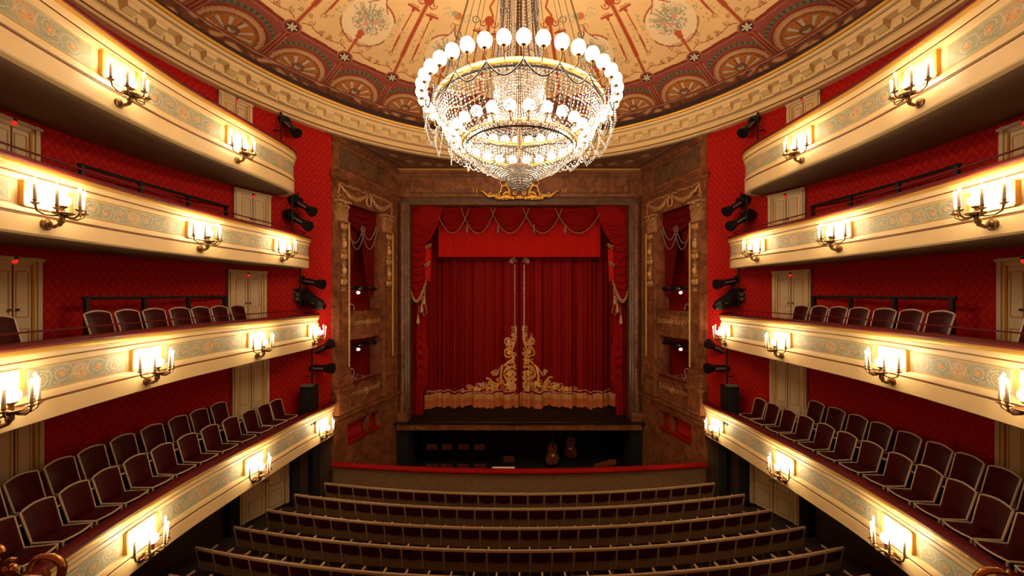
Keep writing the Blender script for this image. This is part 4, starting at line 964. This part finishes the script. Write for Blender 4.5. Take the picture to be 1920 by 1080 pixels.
# ================================================================ GALLERY CHAIRS (face local +Y; origin on the floor)
def gallery_chair():
    r = thing('gallery_chair', 'x', 'chair')
    w = .25
    def bk(z): return -.20-.14*(z-.45)/.5      # backrest leans back
    arch = [(-w, .94), (-w*.8, .965), (-w*.4, .99), (0, 1.0), (w*.4, .99), (w*.8, .965), (w, .94)]
    m = MB(); m.tube([(-w*.93, bk(.42), .42)]+[(x, bk(z), z) for x, z in arch]+[(w*.93, bk(.42), .42), ], .019, 6, True); m.build('back_frame', 'chair_frame', r)
    nu, nv = 9, 7; vs = []; fs = []
    for sgn in (1, -1):
        for j in range(nv):
            for i in range(nu):
                u = i/(nu-1)*2-1; t = j/(nv-1); ww = w*(.93+.07*t)-.012; z = .43+t*(.53+.035*(1-u*u)-.015); b = .035*(1-u**4)*(1-(2*t-1)**4)
                vs.append((u*ww, bk(z)+sgn*(.012+(b if sgn > 0 else .01)), z))
    for q in range(2):
        for j in range(nv-1):
            for i in range(nu-1): a = q*nu*nv+j*nu+i; fs.append((a, a+1, a+nu+1, a+nu))
    MB().add(vs, fs).build('backrest', 'seat_red', r, True)
    ws, d0, d1 = .25, -.19, .26
    m = MB(); vs = []; fs = []
    for j in range(7):
        for i in range(7):
            u = i/6*2-1; t = j/6; y = d0+(d1-d0)*t+.03*(1-u*u)*t; vs.append((u*(ws-.01)*(.94+.06*t), y, .435+.04*(1-u**4)*(1-(2*t-1)**4)))
    for j in range(6):
        for i in range(6): a = j*7+i; fs.append((a, a+1, a+8, a+7))
    n0 = len(vs); vs += [(x, y, .40) for (x, y, z) in vs[:49]]
    fs += [(n0+a, n0+a+7, n0+a+8, n0+a+1) for a in [j*7+i for j in range(6) for i in range(6)]]
    m.add(vs, fs).build('seat', 'seat_red', r, True)
    m = MB(); m.tube([(-ws*.94, d0, .43), (-ws, d1-.01, .43), (-ws*.5, d1+.03, .43), (0, d1+.045, .43), (ws*.5, d1+.03, .43), (ws, d1-.01, .43), (ws*.94, d0, .43)], .018, 6); m.build('seat_frame', 'chair_frame', r)
    m = MB(); m.box((0, d1-.02, .25), (ws*1.7, .015, .30)); m.build('front_panel', 'seat_red', r)
    for sx in (-1, 1):
        m = MB(); m.tube([(sx*(ws-.015), d1-.01, .43), (sx*(ws-.02), d1-.01, 0)], .018, 6); m.build('leg', 'chair_frame', r)
        m = MB(); m.tube([(sx*(w*.93), bk(.42), .42), (sx*w*.93, -.22, 0)], .018, 6); m.build('leg', 'chair_frame', r)
    return r
chair0 = gallery_chair(); used = [False]
def place(proto, flag, loc, rz, label, group):
    o = proto if not flag[0] else copy_tree(proto); flag[0] = True
    o.location = loc; o.rotation_euler = (0, 0, rz); o['label'] = label; o['group'] = group; return o
def chair_row(t, off, dz, corners, side, rowname):
    # corners: picture columns of the stage-side top corner of every backrest; off: how far the backrest stands behind the front
    zf = ZTOP[t]-.57+dz
    for i, px in enumerate(corners):
        s = s_from_px(t, px, off)-.27; x, y, a, b = at_s(t, s); x -= a*(off-.32); y -= b*(off-.32)
        ang = math.atan2(b, a*(-side))-PI/2
        place(chair0, used, (x*(-side), y, zf), ang, 'dark red chair, %s from the stage in the %s, %s side' % (ORD[i+1], rowname, SIDE[side]), 'chairs in the '+rowname)
C1F = {-1: (530, 507, 480, 447, 410, 370, 327, 280, 227, 170, 107, 33, -50), 1: (535, 510, 481, 451, 416, 378, 335, 286, 233, 176, 115, 48, -40)}
C1R = {-1: (425, 390, 353, 307, 258, 203, 143, 78, 7, -70), 1: (431, 396, 358, 316, 270, 218, 161, 100, 32, -45)}
for side in (-1, 1):
    chair_row(1, .88, .18, C1F[side], side, 'front row, lowest balcony')
    chair_row(1, 1.50, .50, C1R[side], side, 'rear row, lowest balcony')
    chair_row(2, 1.0, .0, (459, 427, 394, 356, 313, 266, 212), side, 'second tier row of seven')
    chair_row(2, 1.0, .0, (33,), side, 'second tier picture edge')
    chair_row(3, 1.0, -.16, (478, 450, 420, 388, 352, 312, 268), side, 'row on the third tier')

# ================================================================ STALLS SEATS (seen from behind; face +Y)
def stalls_seat():
    r = thing('stalls_seat', 'x', 'theatre seat'); w = .53
    m = MB(); m.box((0, -.03, .86), (w-.008, .055, .045)); m.tube([(-w/2+.004, -.035, .885), (w/2-.004, -.035, .885)], .022, 6); m.build('top_rail', 'stall_frame', r)
    for sx in (-1, 1):
        m = MB(); m.hexa([(sx*w/2-.018, .06, .30), (sx*w/2+.018, .06, .30), (sx*w/2+.018, .12, .30), (sx*w/2-.018, .12, .30), (sx*w/2-.018, -.055, .87), (sx*w/2+.018, -.055, .87), (sx*w/2+.018, 0, .87), (sx*w/2-.018, 0, .87)])
        m.build('side_post', 'stall_frame', r)
    m = MB(); vs = []; fs = []
    for j in range(6):
        for i in range(8):
            u = i/7*2-1; t = j/5; z = .585+.25*t-(.04*(1-u*u))*(1-t); y = .065-.10*(z-.3)/.57-.012*(1-u**4)*(1-(2*t-1)**4); vs.append((u*(w/2-.045), y-.014, z))
    for j in range(5):
        for i in range(7): a = j*8+i; fs.append((a, a+1, a+9, a+8))
    m.add(vs, fs).build('rear_panel', 'seat_red', r, True)
    m = MB(); m.hexa([(-w/2+.02, .07, .28), (w/2-.02, .07, .28), (w/2-.02, .12, .28), (-w/2+.02, .12, .28), (-w/2+.02, -.015, .84), (w/2-.02, -.015, .84), (w/2-.02, .04, .84), (-w/2+.02, .04, .84)]); m.build('back_shell', 'stall_wood', r)
    m = MB(); m.hexa([(-w/2+.04, .13, .42), (w/2-.04, .13, .42), (w/2-.04, .20, .42), (-w/2+.04, .20, .42), (-w/2+.04, .03, .83), (w/2-.04, .03, .83), (w/2-.04, .08, .83), (-w/2+.04, .08, .83)]); m.build('back_cushion', 'seat_red', r)
    m = MB(); m.box((0, .34, .42), (w-.08, .42, .09)); m.build('seat_cushion', 'seat_red', r)
    for sx in (-1, 1): m = MB(); m.box((sx*(w/2-.012), .28, .60), (.022, .40, .04)); m.box((sx*(w/2-.012), .28, .30), (.022, .06, .60)); m.build('armrest', 'stall_frame', r)
    return r
st0 = stalls_seat(); us = [False]
ROWS = [(11.93, 25), (11.0, 27), (10.0, 28), (9.05, 29), (8.1, 30), (7.2, 29)]
RN = ['front', 'second', 'third', 'fourth', 'fifth', 'sixth']
for ri, (yc, n) in enumerate(ROWS):
    R = 32.; 
    for i in range(n):
        if ri == 5 and 6 <= i <= 22: continue
        a = (i-(n-1)/2)*.53/R; x = R*math.sin(a); y = yc+R-R*math.cos(a)
        if i < n/2: pos = '%s from the left end' % (ORD[i+1])
        else: pos = '%s from the right end' % (ORD[n-i])
        if n % 2 and i == n//2: pos = 'the middle one'
        place(st0, us, (x, y+.035, floor_z(yc)+.005), a, 'dark red stalls seat in the %s row, %s' % (RN[ri], pos), 'seats of the %s stalls row' % RN[ri])

# ================================================================ BALCONY SCONCES (origin on the balcony front, arms reach local +Y)
def sconce():
    r = thing('candle_sconce', 'x', 'wall lamp')
    m = MB(); pts = [(0, 0), (.085, 0), (.09, .015), (.075, .03), (.055, .03), (.05, .045), (.02, .06), (0, .06)]
    m.lathe([(a, b) for a, b in pts], n=20); m.v = [(x, z, y) for x, y, z in m.v]; m.build('wall_plate', 'brass', r, True)
    m = MB(); m.tube([(0, .04, 0), (0, .10, -.03), (0, .17, .0), (0, .20, .08), (0, .21, .16)], [.03, .028, .03, .035, .03], 8); m.ball((0, .19, .06), .045, 8); m.build('bracket', 'brass', r, True)
    m = MB(); m.lathe([(0, .14), (.05, .14), (.10, .155), (.13, .175), (.125, .185), (0, .165)], (0, .21, 0), 16); m.lathe([(.03, .16), (.035, .22), (.025, .24), (.06, .27), (.065, .29), (0, .29)], (0, .20, 0), 10); m.build('bowl', 'brass', r, True)
    m = MB(); m.ball((0, .20, .37), .095, 16); m.build('glass_globe', 'sglobe', r, True)
    for k, a in enumerate((180, 128, 52, 0, 90)):
        a = math.radians(a); R = .34 if k != 4 else .24; R2 = .30
        x, y = R*math.cos(a), .17+R2*math.sin(a)*.62
        if k == 4: y = .42
        z = .24 if k in (0, 3) else (.20 if k != 4 else .22)
        m = MB(); c = Vector((0, .21, .15)); e = Vector((x, y, 0)); d = e-Vector((0, .21, 0))
        m.tube([c, c+d*.35+Vector((0, 0, -.035)), c+d*.7+Vector((0, 0, -.04)), c+d*.93+Vector((0, 0, .0)), Vector((x, y, z))], [.016, .013, .013, .014, .016], 6)
        m.lathe([(0, z-.02), (.02, z-.01), (.05, z+.012), (.055, z+.018), (.02, z+.02), (.024, z+.05), (.028, z+.06), (0, z+.06)], (x, y, 0), 10)
        arm = m.build('candle_arm', 'brass', r, True)
        m = MB(); m.lathe([(0, z+.05), (.022, z+.05), (.020, z+.30), (0, z+.305)], (x, y, 0), 8); m.build('candle', 'wax', arm, True)
        m = MB(); m.lathe([(0, z+.30), (.014, z+.31), (.019, z+.33), (.008, z+.36), (0, z+.38)], (x, y, 0), 8); m.build('flame_bulb', 'flame', arm, True)
    return r
sc0 = sconce(); uc = [False]
for t in (4, 3, 2, 1):
    for i, s in enumerate(SCON[t]):
        for side in (-1, 1):
            x, y, a, b = at_s(t, s); H = ZTOP[t]-ZBOT[t]
            ang = math.atan2(b, a*(-side))-PI/2; far = len(SCON[t])-1-i
            place(sc0, uc, ((x+a*.03)*(-side), y+b*.03, ZBOT[t]+.17), ang, 'lit brass candle lamp on the %s balcony front, %s from the stage, %s side' % (NAMES[t], ORD[far+1], SIDE[side]), 'candle lamps on the balcony fronts')

# ================================================================ SPOTLIGHTS ON THE RED WALL
def W(px, py, y): return Vector(((px-974)/700*y, y, (550-py)/700*y))
def spotlight(name, px, py, y, ang, length, rad, label, side, fat=False):
    length *= 1.35; rad *= 1.3
    c = W(px, py, y); dirv = Vector((math.cos(ang), -.25, math.sin(ang))).normalized()
    if side > 0: c.x = -c.x; dirv.x = -dirv.x
    r = thing(name, label, 'spotlight', c, 0, 'spotlights on the wall beside the stage')
    b = -dirv*length*.5; f = dirv*length*.5
    m = MB(); m.tube([b, b+dirv*length*.08, b+dirv*length*.34, b+dirv*length*.36], [rad*.5, rad*1.15, rad*1.15, rad*.7], 12)
    m.build('lamp_housing', 'grey_metal' if fat else 'black', r, True, 40) if not fat else m.build('lamp_housing', 'black', r, True, 40)
    m = MB(); m.tube([b+dirv*length*.36, f-dirv*length*.15], rad*.68 if not fat else [rad*1.0, rad*.75], 12); tb = m.build('lens_tube', 'black', r, True, 40)
    m = MB(); q = dirv.orthogonal().normalized(); q = Vector((0, -1, 0)) - dirv*dirv.dot(Vector((0, -1, 0))); q.normalize(); m.tube([b+dirv*length*.42+q*rad*.6, f-dirv*length*.22+q*rad*.6], rad*.24, 4); m.build('label_strip', 'grey_metal', tb)
    m = MB(); m.tube([f-dirv*length*.17, f-dirv*length*.13, f], [rad*.65, rad*.95, rad*1.1] if not fat else [rad*.75, rad*.7, rad*.35], 12, cap=True); m.build('shutter_hood', 'black', r)
    if fat:
        for i in range(2):
            for j in range(2): m = MB(); m.box((b+dirv*length*(.12+.15*i))+q*rad*1.12+Vector((0, 0, -.08+.16*j)), (.12, .05, .12)); m.build('cooling_grille', 'grey_metal', r)
    m = MB(); up = Vector((0, 0, 1)); m.tube([b+dirv*length*.3+q*rad*1.2, b+dirv*length*.3+up*rad*1.9, b+dirv*length*.3-q*rad*1.2], .02, 5); m.build('yoke', 'black', r)
    return r
LAMPS = [(540, 234, 12.7, -.75, .78, .13, 0, 'up beside the top gallery'), (566, 384, 12.9, -.55, .82, .13, 0, 'above the third tier end, upper one of two'), (558, 412, 12.7, -.5, .82, .13, 0, 'above the third tier end, lower one of two'),
         (578, 528, 13.3, -.18, .92, .13, 0, 'between the third and second tiers, slim one'), (582, 563, 13.2, -.38, .95, .20, 1, 'resting low above the second tier end, wide one'),
         (598, 656, 13.7, .45, .90, .13, 0, 'below the second tier end, tilted up'), (596, 690, 13.6, .02, .90, .14, 0, 'below the second tier end, level one')]
for side in (-1, 1):
    for (px, py, y, an, L, rd, fat, wh) in LAMPS:
        spotlight('stage_spotlight', px, py, y, an, L, rd, 'black spotlight %s, %s wall' % (wh, SIDE[side]), side, bool(fat))
    for (px, y, z0, z1) in ((527, 12.4, 4.8, 6.02), (548, 12.6, 1.7, 3.3), (563, 13.0, -.6, .87), (585, 13.25, -4.0, -1.9)):
        x = (px-974)/700*y*(-side); r = thing('lamp_pipe', 'black vertical pipe carrying the spotlights %s, %s wall' % ({527: 'of the top gallery', 548: 'of the third tier', 563: 'of the second tier', 585: 'above the lowest balcony end'}[px], SIDE[side]), 'pipe', (x, y, z0))
        m = MB(); m.tube([(0, 0, 0), (0, 0, z1-z0)], .03, 6); m.build('pipe', 'black', r)
        m = MB(); m.tube([(0, 0, (z1-z0)*.5), (side*-.0+(-side)*-.25, .0, (z1-z0)*.5)], .02, 5); m.build('cross_arm', 'black', r)
    c = W(580, 728, 12.95); bx = thing('loudspeaker', 'black box loudspeaker standing at the stage end of the lowest balcony, %s side' % SIDE[side], 'loudspeaker', (c.x*(-side), 12.95, -4.52))
    m = MB(); m.box((0, 0, .66), (.42, .42, 1.32)); m.build('cabinet', 'black', bx)
    m = MB(); m.box((0, -.215, .66), (.36, .02, 1.1)); m.build('grille', 'pitblack', bx)
    m = MB(); m.box((0, -.1, 1.35), (.36, .2, .06)); m.build('top_bracket', 'grey_metal', bx)

# ================================================================ CHANDELIER
ch = thing('crystal_chandelier', 'huge crystal chandelier with two rings of lit globes hanging from the ceiling', 'chandelier', (0, CY, 9.4))
def CP(r, a, z): return Vector((r*math.cos(a), r*math.sin(a), z-9.4))
def ringpath(r, z, n=64): return [CP(r, 2*PI*i/n, z) for i in range(n)]
def band(name, r, z0, z1, mat='gold', n=96):
    m = MB(); m.lathe([(r-.03, z0-9.4), (r, z0-9.4), (r+.02, (z0+z1)/2-9.4), (r, z1-9.4), (r-.03, z1-9.4), (r-.03, z0-9.4)], n=n); return m.build(name, mat, ch, True, 50)
b1 = band('upper_ring', 1.78, 3.86, 3.95); b2 = band('lower_ring', 1.22, 3.12, 3.19)
m = MB(); m.tube(ringpath(1.14, 3.08), .018, 6, True); m.build('basket_rim', 'bar', ch)
m = MB(); m.tube(ringpath(1.74, 3.82), .022, 6, True)
m.build('ring_edge', 'bar', ch)
band('bottom_ring', .29, 2.62, 2.70, 'gold_dark', 40)
for (R, rz, Z, n, gr, ph) in ((2.03, 1.78, 4.10, 40, .122, .06), (1.39, 1.22, 3.34, 26, .108, .0)):
    for i in range(n):
        a = -PI/2+2*PI*(i+.5)/n+(ph if n == 40 else 0)*.0-.0
        if n == 40: a -= .09*.5
        m = MB(); zr = Z-.28 if n == 40 else Z-.20
        m.tube([CP(rz, a, zr+.06), CP(rz+(R-rz)*.5, a, zr-.03), CP(R-.01, a, zr+.02), CP(R, a, Z-gr-.03), CP(R, a, Z-gr)], [.013, .013, .013, .015, .035], 6)
        m.lathe([(.0, 0), (.05, 0), (.045, .03), (0, .03)], CP(R, a, Z-gr-.015), 10)
        arm = m.build('globe_arm', 'brass', ch, True)
        m = MB(); m.ball(tuple(CP(R, a, Z)), gr, 16); m.build('glass_globe', 'globe', arm, True)
# dark swagged wires between every second stem
m = MB()
for i in range(20):
    a0 = -PI/2+2*PI*(2*i+.5)/40-.045; a1 = a0+2*PI/20
    m.tube([CP(1.96, a0+(a1-a0)*t, 3.80-.26*math.sin(PI*t)) for t in [q/10 for q in range(11)]], .016, 5)
m.build('swagged_wire', 'bar', ch)
# strings of crystals
def strings(name, specs, step=.05, r=.016):
    m = MB()
    for path in specs:
        P = [Vector(p) for p in path]; L = sum((b-a).length for a, b in zip(P[:-1], P[1:])); n = max(2, int(L/step)); acc = 0; cum = [0]
        for a, b in zip(P[:-1], P[1:]): cum.append(cum[-1]+(b-a).length)
        for k in range(n):
            d = L*(k+.5)/n
            for j in range(len(P)-1):
                if d <= cum[j+1]:
                    t = (d-cum[j])/max(1e-9, cum[j+1]-cum[j]); c = P[j].lerp(P[j+1], t); m.octa(c, r*random.uniform(.8, 1.15), step*.46); break
    o = m.build(name, 'crystal', ch); o['kind'] = 'stuff'; return o
sp = []
for i in range(150):          # upper skirt: from the upper ring falling and curving into the lower ring
    a = 2*PI*i/150; sp.append([CP(1.76, a, 3.80), CP(1.70, a, 3.62), CP(1.62, a, 3.50)])
strings('upper_crystal_fringe', sp, .05, .017)
sp = []
for i in range(96):
    a = 2*PI*i/96; j = random.uniform(-.02, .02); sp.append([CP(1.66, a, 3.80), CP(1.64, a, 3.55), CP(1.58, a, 3.35+j), CP(1.46, a, 3.14+j), CP(1.28, a, 3.05)])
strings('crystal_skirt', sp, .06, .016)
sp = []
for i in range(96):           # inner strings rising from the lower ring to the stem: a bell
    a = 2*PI*i/96; sp.append([CP(1.18, a, 3.20), CP(.95, a, 3.30), CP(.72, a, 3.55), CP(.58, a, 3.95), CP(.52, a, 4.5)])
strings('inner_crystal_bell', sp, .06, .013)
sp = []
for i in range(110):          # basket
    a = 2*PI*i/110; sp.append([CP(1.13, a, 3.07), CP(1.08, a, 2.92), CP(.92, a, 2.76), CP(.66, a, 2.60), CP(.40, a, 2.50), CP(.28, a, 2.47)])
strings('crystal_basket', sp, .052, .0135)
sp = []
for R, n in ((.29, 34), (.22, 26), (.14, 16)):
    for i in range(n): a = 2*PI*i/n; sp.append([CP(R, a, 2.66), CP(R, a, 2.45), CP(R*.8, a, 2.32), CP(R*.35, a, 2.20)])
strings('bottom_tassel', sp, .05, .015)
sp = []
for i in range(20):           # long garland loops hanging outside the upper ring of globes
    a0 = -PI/2+2*PI*(2*i+.5)/40-.045
    for k in range(3): sp.append([CP(1.98, a0, 3.80), CP(1.97+.02*k, a0+.02, 3.45), CP(1.90, a0+.06, 3.20-.03*k), CP(1.80, a0+.13, 3.10-.04*k), CP(1.72, a0+.2, 3.22), CP(1.66, a0+.24, 3.5)])
strings('outer_garland', sp, .045, .015)
sp = []
for i in range(60):
    a0 = 2*PI*i/60; a1 = a0+2*PI/60*2; d = .14
    sp.append([CP(1.5, a0+(a1-a0)*t, 3.10-d*math.sin(PI*t)) for t in (0, .25, .5, .75, 1)])
    sp.append([CP(1.16, a0+(a1-a0)*t, 3.02-.10*math.sin(PI*t)) for t in (0, .25, .5, .75, 1)])
strings('small_garland', sp, .04, .012)
sp = []
for i in range(44):           # strings of the upper stem
    a = 2*PI*i/44; sp.append([CP(.56, a, 4.5), CP(.50, a, 5.0), CP(.42, a, 5.7), CP(.40, a, 6.6), CP(.36, a, 7.6)])
strings('stem_crystals', sp, .07, .016)
m = MB()
for i in range(13):
    a = 2*PI*(i+.5)/13; m.tube([CP(1.74, a, 3.95), CP(1.2, a, 4.02), CP(.75, a, 4.3), CP(.52, a, 4.9), CP(.40, a, 5.8), CP(.34, a, 7.0), CP(.2, a, 8.2)], .016, 5)
m.build('suspension_rod', 'brass', ch)
m = MB()
for i in range(16):
    a = 2*PI*(i+.5)/16; p = CP(1.70, a, 3.98); q = CP(.8, a, 7.2)
    m.tube([p, p.lerp(q, .5), q], .007, 4)
    c = p.lerp(q, .30)
    m.tube([c+Vector((.06*math.cos(t), 0, .06*math.sin(t)+.05)) for t in [2*PI*k/12 for k in range(12)]], .008, 4, True)
m.build('suspension_wire', 'bar', ch)
m = MB(); m.lathe([(0, 2.55-9.4), (.05, 2.6-9.4), (.03, 3.0-9.4), (.06, 3.3-9.4), (.03, 3.6-9.4), (.08, 4.2-9.4), (.05, 4.5-9.4), (.14, 5.0-9.4), (.06, 5.2-9.4), (.05, 9.0-9.4), (.25, 9.3-9.4), (.3, 9.4-9.4)], n=14); m.build('central_stem', 'brass', ch, True)
m = MB()
for i in range(5): a = -PI/2+2*PI*i/5; m.tube([CP(.03, a, 3.1), CP(.6, a, 3.12), CP(1.14, a, 3.08)], .012, 5)
m.build('basket_rib', 'bar', ch)

# ================================================================ ORCHESTRA PIT CONTENTS
def music_stand(x, y, z, label):
    r = thing('music_stand', label, 'music stand', (x, y, z), 0, 'music stands in the orchestra pit')
    m = MB(); m.tube([(0, 0, 0), (0, 0, 1.0)], .014, 6); m.build('pole', 'black', r)
    m = MB(); m.box((0, 0, 0), (.52, .02, .34)); m.v = [(a, b*.8-c*.35, c*.93+1.12) for a, b, c in m.v]; m.build('desk', 'wood', r)
    m = MB()
    for a in (0, 2.1, 4.2): m.tube([(0, 0, .12), (.24*math.cos(a), .24*math.sin(a), .01)], .012, 5)
    m.build('tripod', 'black', r)
    m = MB(); m.box((0, -.035, 0), (.42, .006, .03)); m.v = [(a, b-c*.35, c+1.26) for a, b, c in m.v]; m.build('page_edge', 'grey_metal', r); return r
ZP = -8.9
for k, (px, y, row) in enumerate([(810, 18.9, 'back'), (838, 18.9, 'back'), (869, 18.9, 'back'), (899, 18.9, 'back'), (811, 16.7, 'front'), (838, 16.7, 'front'), (868, 16.7, 'front'), (900, 16.7, 'front'), (954, 17.5, 'centre'), (948, 16.0, 'centre front')]):
    music_stand((px-974)/700*y, y, ZP, 'dark music stand in the %s row of the pit, %s' % (row, ORD[k % 4+1]+' of four from the left' if k < 8 else 'near the middle'))
def double_bass(x, y, z, label, lean):
    r = thing('double_bass', label, 'double bass', (x, y, z), lean, 'double basses in the orchestra pit')
    prof = [(0, .12), (.22, .14), (.33, .28), (.34, .45), (.27, .62), (.20, .72), (.20, .78), (.25, .92), (.25, 1.02), (.14, 1.16), (.04, 1.22)]
    m = MB(); L = [(w_, z_) for w_, z_ in prof]; pts = [(a, b) for a, b in L]+[(-a, b) for a, b in L[::-1][:-1]]
    n = len(pts); m.add([(a, -.09, b) for a, b in pts]+[(a, .09, b) for a, b in pts]+[(0, -.12, .5), (0, .12, .5)], [(i, (i+1) % n, (i+1) % n+n, i+n) for i in range(n)]+[(i, 2*n, (i+1) % n) for i in range(n)]+[(i+n, (i+1) % n+n, 2*n+1) for i in range(n)])
    m.build('body', 'wood', r, True, 50)
    m = MB(); m.tube([(0, -.1, 1.0), (0, -.05, 1.75)], [.035, .022], 6); m.ball((0, -.04, 1.82), .05, 8); m.build('neck', 'bar', r, True)
    m = MB(); m.tube([(0, 0, 0), (0, 0, .16)], .012, 5); m.build('endpin', 'black', r)
    m = MB(); m.box((0, -.13, .62), (.16, .02, .12)); m.build('bridge', 'paper', r)
double_bass(1.68, 19.2, ZP, 'brown double bass standing right of the pit centre', .3); double_bass(2.75, 20.0, ZP, 'darker double bass standing behind the first one', -.3)
def pit_chair(x, y, rz, label):
    r = thing('orchestra_chair', label, 'chair', (x, y, ZP), rz, 'chairs in the orchestra pit')
    m = MB(); m.box((0, 0, .46), (.42, .42, .04)); m.build('seat', 'wood', r)
    m = MB(); m.box((0, -.22, .78), (.40, .03, .22)); m.build('backrest', 'wood', r)
    for sx in (-1, 1):
        for sy in (-1, 1): m = MB(); m.tube([(sx*.19, sy*.19, 0), (sx*.19, sy*.19, .46 if sy > 0 else .88)], .012, 5); m.build('leg', 'black', r)
for i, (x, y, rz, w) in enumerate([(3.6, 17.8, .4, 'leftmost of three at the right end'), (4.0, 18.0, .2, 'middle of three at the right end'), (4.45, 18.2, 0, 'rightmost of three at the right end'), (-2.9, 15.6, 0, 'nearest the left front'), (.9, 15.7, .3, 'near the conductor')]):
    pit_chair(x, y, rz, 'brown orchestra chair in the pit, '+w)
sh = thing('conductor_desk', 'conductor desk with pale open score behind the pit rail', 'music stand', (-.62, 14.35, -8.9))
m = MB(); m.box((0, 0, 1.0), (.12, .12, 2.0)); m.build('column', 'wood', sh)
m = MB(); m.box((0, 0, 0), (.95, .5, .04)); m.v = [(a, b, c+2.04+b*.25) for a, b, c in m.v]; m.build('desk', 'wood', sh)
m = MB(); m.box((0, 0, 0), (.85, .42, .015)); m.v = [(a, b, c+2.075+b*.25) for a, b, c in m.v]; m.build('open_score', 'paper', sh)

# ================================================================ GILDED CARVINGS OF THE ROYAL BOX (bottom corners)
def cleaf(mb, p, d, up, L, W_, curl, n=7):
    # serrated acanthus leaf from p along d, arching over towards up
    p = Vector(p); d = Vector(d).normalized(); up = Vector(up).normalized(); w = d.cross(up).normalized(); vs = []; fs = []
    for i in range(n+1):
        t = i/n; c = p+d*L*t*(1-.25*t)+up*L*curl*math.sin(PI*t*.8); ww = W_*math.sin(PI*min(1, t*.9+.1))**.7*(1.0 if i % 2 else .72)
        vs += [c-w*ww-up*ww*.35, c-w*ww*.4, c+up*.012, c+w*ww*.4, c+w*ww-up*ww*.35, c-up*.015]
    for i in range(n):
        for k in range(6): fs.append((i*6+k, i*6+(k+1) % 6, i*6+6+(k+1) % 6, i*6+6+k))
    mb.add(vs, fs)
for side in (-1, 1):
    rnd = random.Random(20+side)
    cx, cy, cz = (-3.15, 2.35, -1.80); L0 = 0 if side < 0 else -.085
    r = thing('gilded_carving', 'gilded scroll and leaf carving on the plush canopy at the bottom %s corner' % SIDE[side], 'carving', (cx*(-side)+side*-.0, cy, cz+.04))
    def g(name, mb, sm=True, mat='gilt_carved'):
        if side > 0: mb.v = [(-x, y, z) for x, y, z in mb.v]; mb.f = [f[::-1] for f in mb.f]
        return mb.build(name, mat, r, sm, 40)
    pth = [(.04, .02, .0), (.08, .0, .07+L0), (.15, -.02, .115+L0), (.23, -.01, .11+L0), (.275, 0, .06+L0), (.27, 0, .0+L0), (.235, .0, -.10)]
    t0 = np.linspace(0, 6, 31); pth = [tuple(np.interp(t, range(7), [q[k] for q in pth]) for k in range(3)) for t in t0]
    for _ in range(3): pth = [pth[0]]+[tuple((pth[i-1][k]+2*pth[i][k]+pth[i+1][k])/4 for k in range(3)) for i in range(1, 30)]+[pth[30]]
    m = MB(); m.tube(pth, [.010+.012*math.sin(PI*min(1, t/4.5)*.5) for t in t0], 10)
    m.tube([(.20, -.02, -.10), (.21, -.03, -.02+L0), (.215, -.03, .02+L0), (.20, -.03, .055+L0)], [.014, .017, .015, .006], 8); g('scroll', m)
    m = MB()
    for k in range(9):
        a = math.radians(8+20.5*k); cleaf(m, (-.10, -.03-.01*(k % 2), -.15+L0*.6), (math.cos(a), -.25, math.sin(a)*.85), (-math.sin(a)*.3, -1, math.cos(a)*.3), .27, .055, .22, 12)
    g('acanthus_leaf', m)
    m = MB()
    m.tube([(-.20, .02, -.15+L0), (-.19, .01, .0+L0), (-.13, .0, .085+L0)], [.03, .022, .010], 8)
    for k in range(10):
        x = -.40+.045*k; cleaf(m, (x, .02, -.06+.03*math.sin(k)+L0), (.5-.12*k, -.15, 1), (.6-.12*k, -1, .2), .15+.05*(k % 3)*.6, .034, .25, 10)
    g('leaf_tuft', m)
    for (x, z, rr, a0, tn) in ((-.15, .13, .05, 0, 1.2), (-.33, .10, .07, 2, 1.2), (-.05, .03, .06, 1, 1.2)): m = MB(); m.tube([(x+p, .0, z+q+L0) for p, q in spiral(0, 0, rr, a0, tn, 14, .2)], .013, 6); g('small_scroll', m)
    m = MB()
    for q in range(14): m.ball((-.24+.05*math.cos(q*.9)*(1+q*.05), -.04, .075+.045*math.sin(q*.9)*(1+q*.05)+L0), .022-.0008*q, 8)
    g('berry_cluster', m)
    m = MB(); m.lathe([(0, -.20), (.20, -.20), (.23, -.17), (.22, -.14), (.14, -.10), (0, -.08)], (-.08, .06, 0), 24); m.v = [(x*1.1, y*.6, z+L0) for x, y, z in m.v]
    g('carved_base', m, True)
can = MB(); ol = [(-3.75*math.cos(PI*i/32), 1.55+.95*math.sin(PI*i/32)) for i in range(33)]+[(3.75, -.2), (2.2, -1.0), (-2.2, -1.0), (-3.75, -.2)]
lay = [(0, -2.16), (.03, -2.12), (.03, -2.04), (0, -1.96)]; no = len(ol); vs = []
for (o, z) in lay:
    for (x, y) in ol: q = 1+o/3.; vs.append((x*q, y*q if y > 0 else y, z))
can.add(vs, [(k*no+i, k*no+(i+1) % no, (k+1)*no+(i+1) % no, (k+1)*no+i) for k in range(3) for i in range(no)]+[tuple(range(no))[::-1], tuple(3*no+i for i in range(no))])
cn = can.build('box_canopy', 'rail'); tag(cn, 'dark red plush canopy top of the central box carrying the corner carvings', 'canopy')

# ================================================================ FINISH: give every Empty its own base point, raise the hall onto its floor
bpy.context.view_layer.update()
for o in list(COL.objects):
    if o.parent is None and o.type == 'EMPTY' and o.children and o.location.length < 1e-6 and not o.name.startswith('ceiling'):
        lo = Vector((1e9,)*3); hi = Vector((-1e9,)*3)
        def walk(q):
            global lo, hi
            for c in q.children:
                if c.type == 'MESH':
                    for b in c.bound_box:
                        for i in range(3): lo[i] = min(lo[i], b[i]); hi[i] = max(hi[i], b[i])
                walk(c)
        walk(o); base = Vector(((lo.x+hi.x)/2, (lo.y+hi.y)/2, lo.z)); o.location = base
        for c in o.children: c.location = c.location-base
for o in list(COL.objects):
    if o.parent is None: o.location.z += ZS
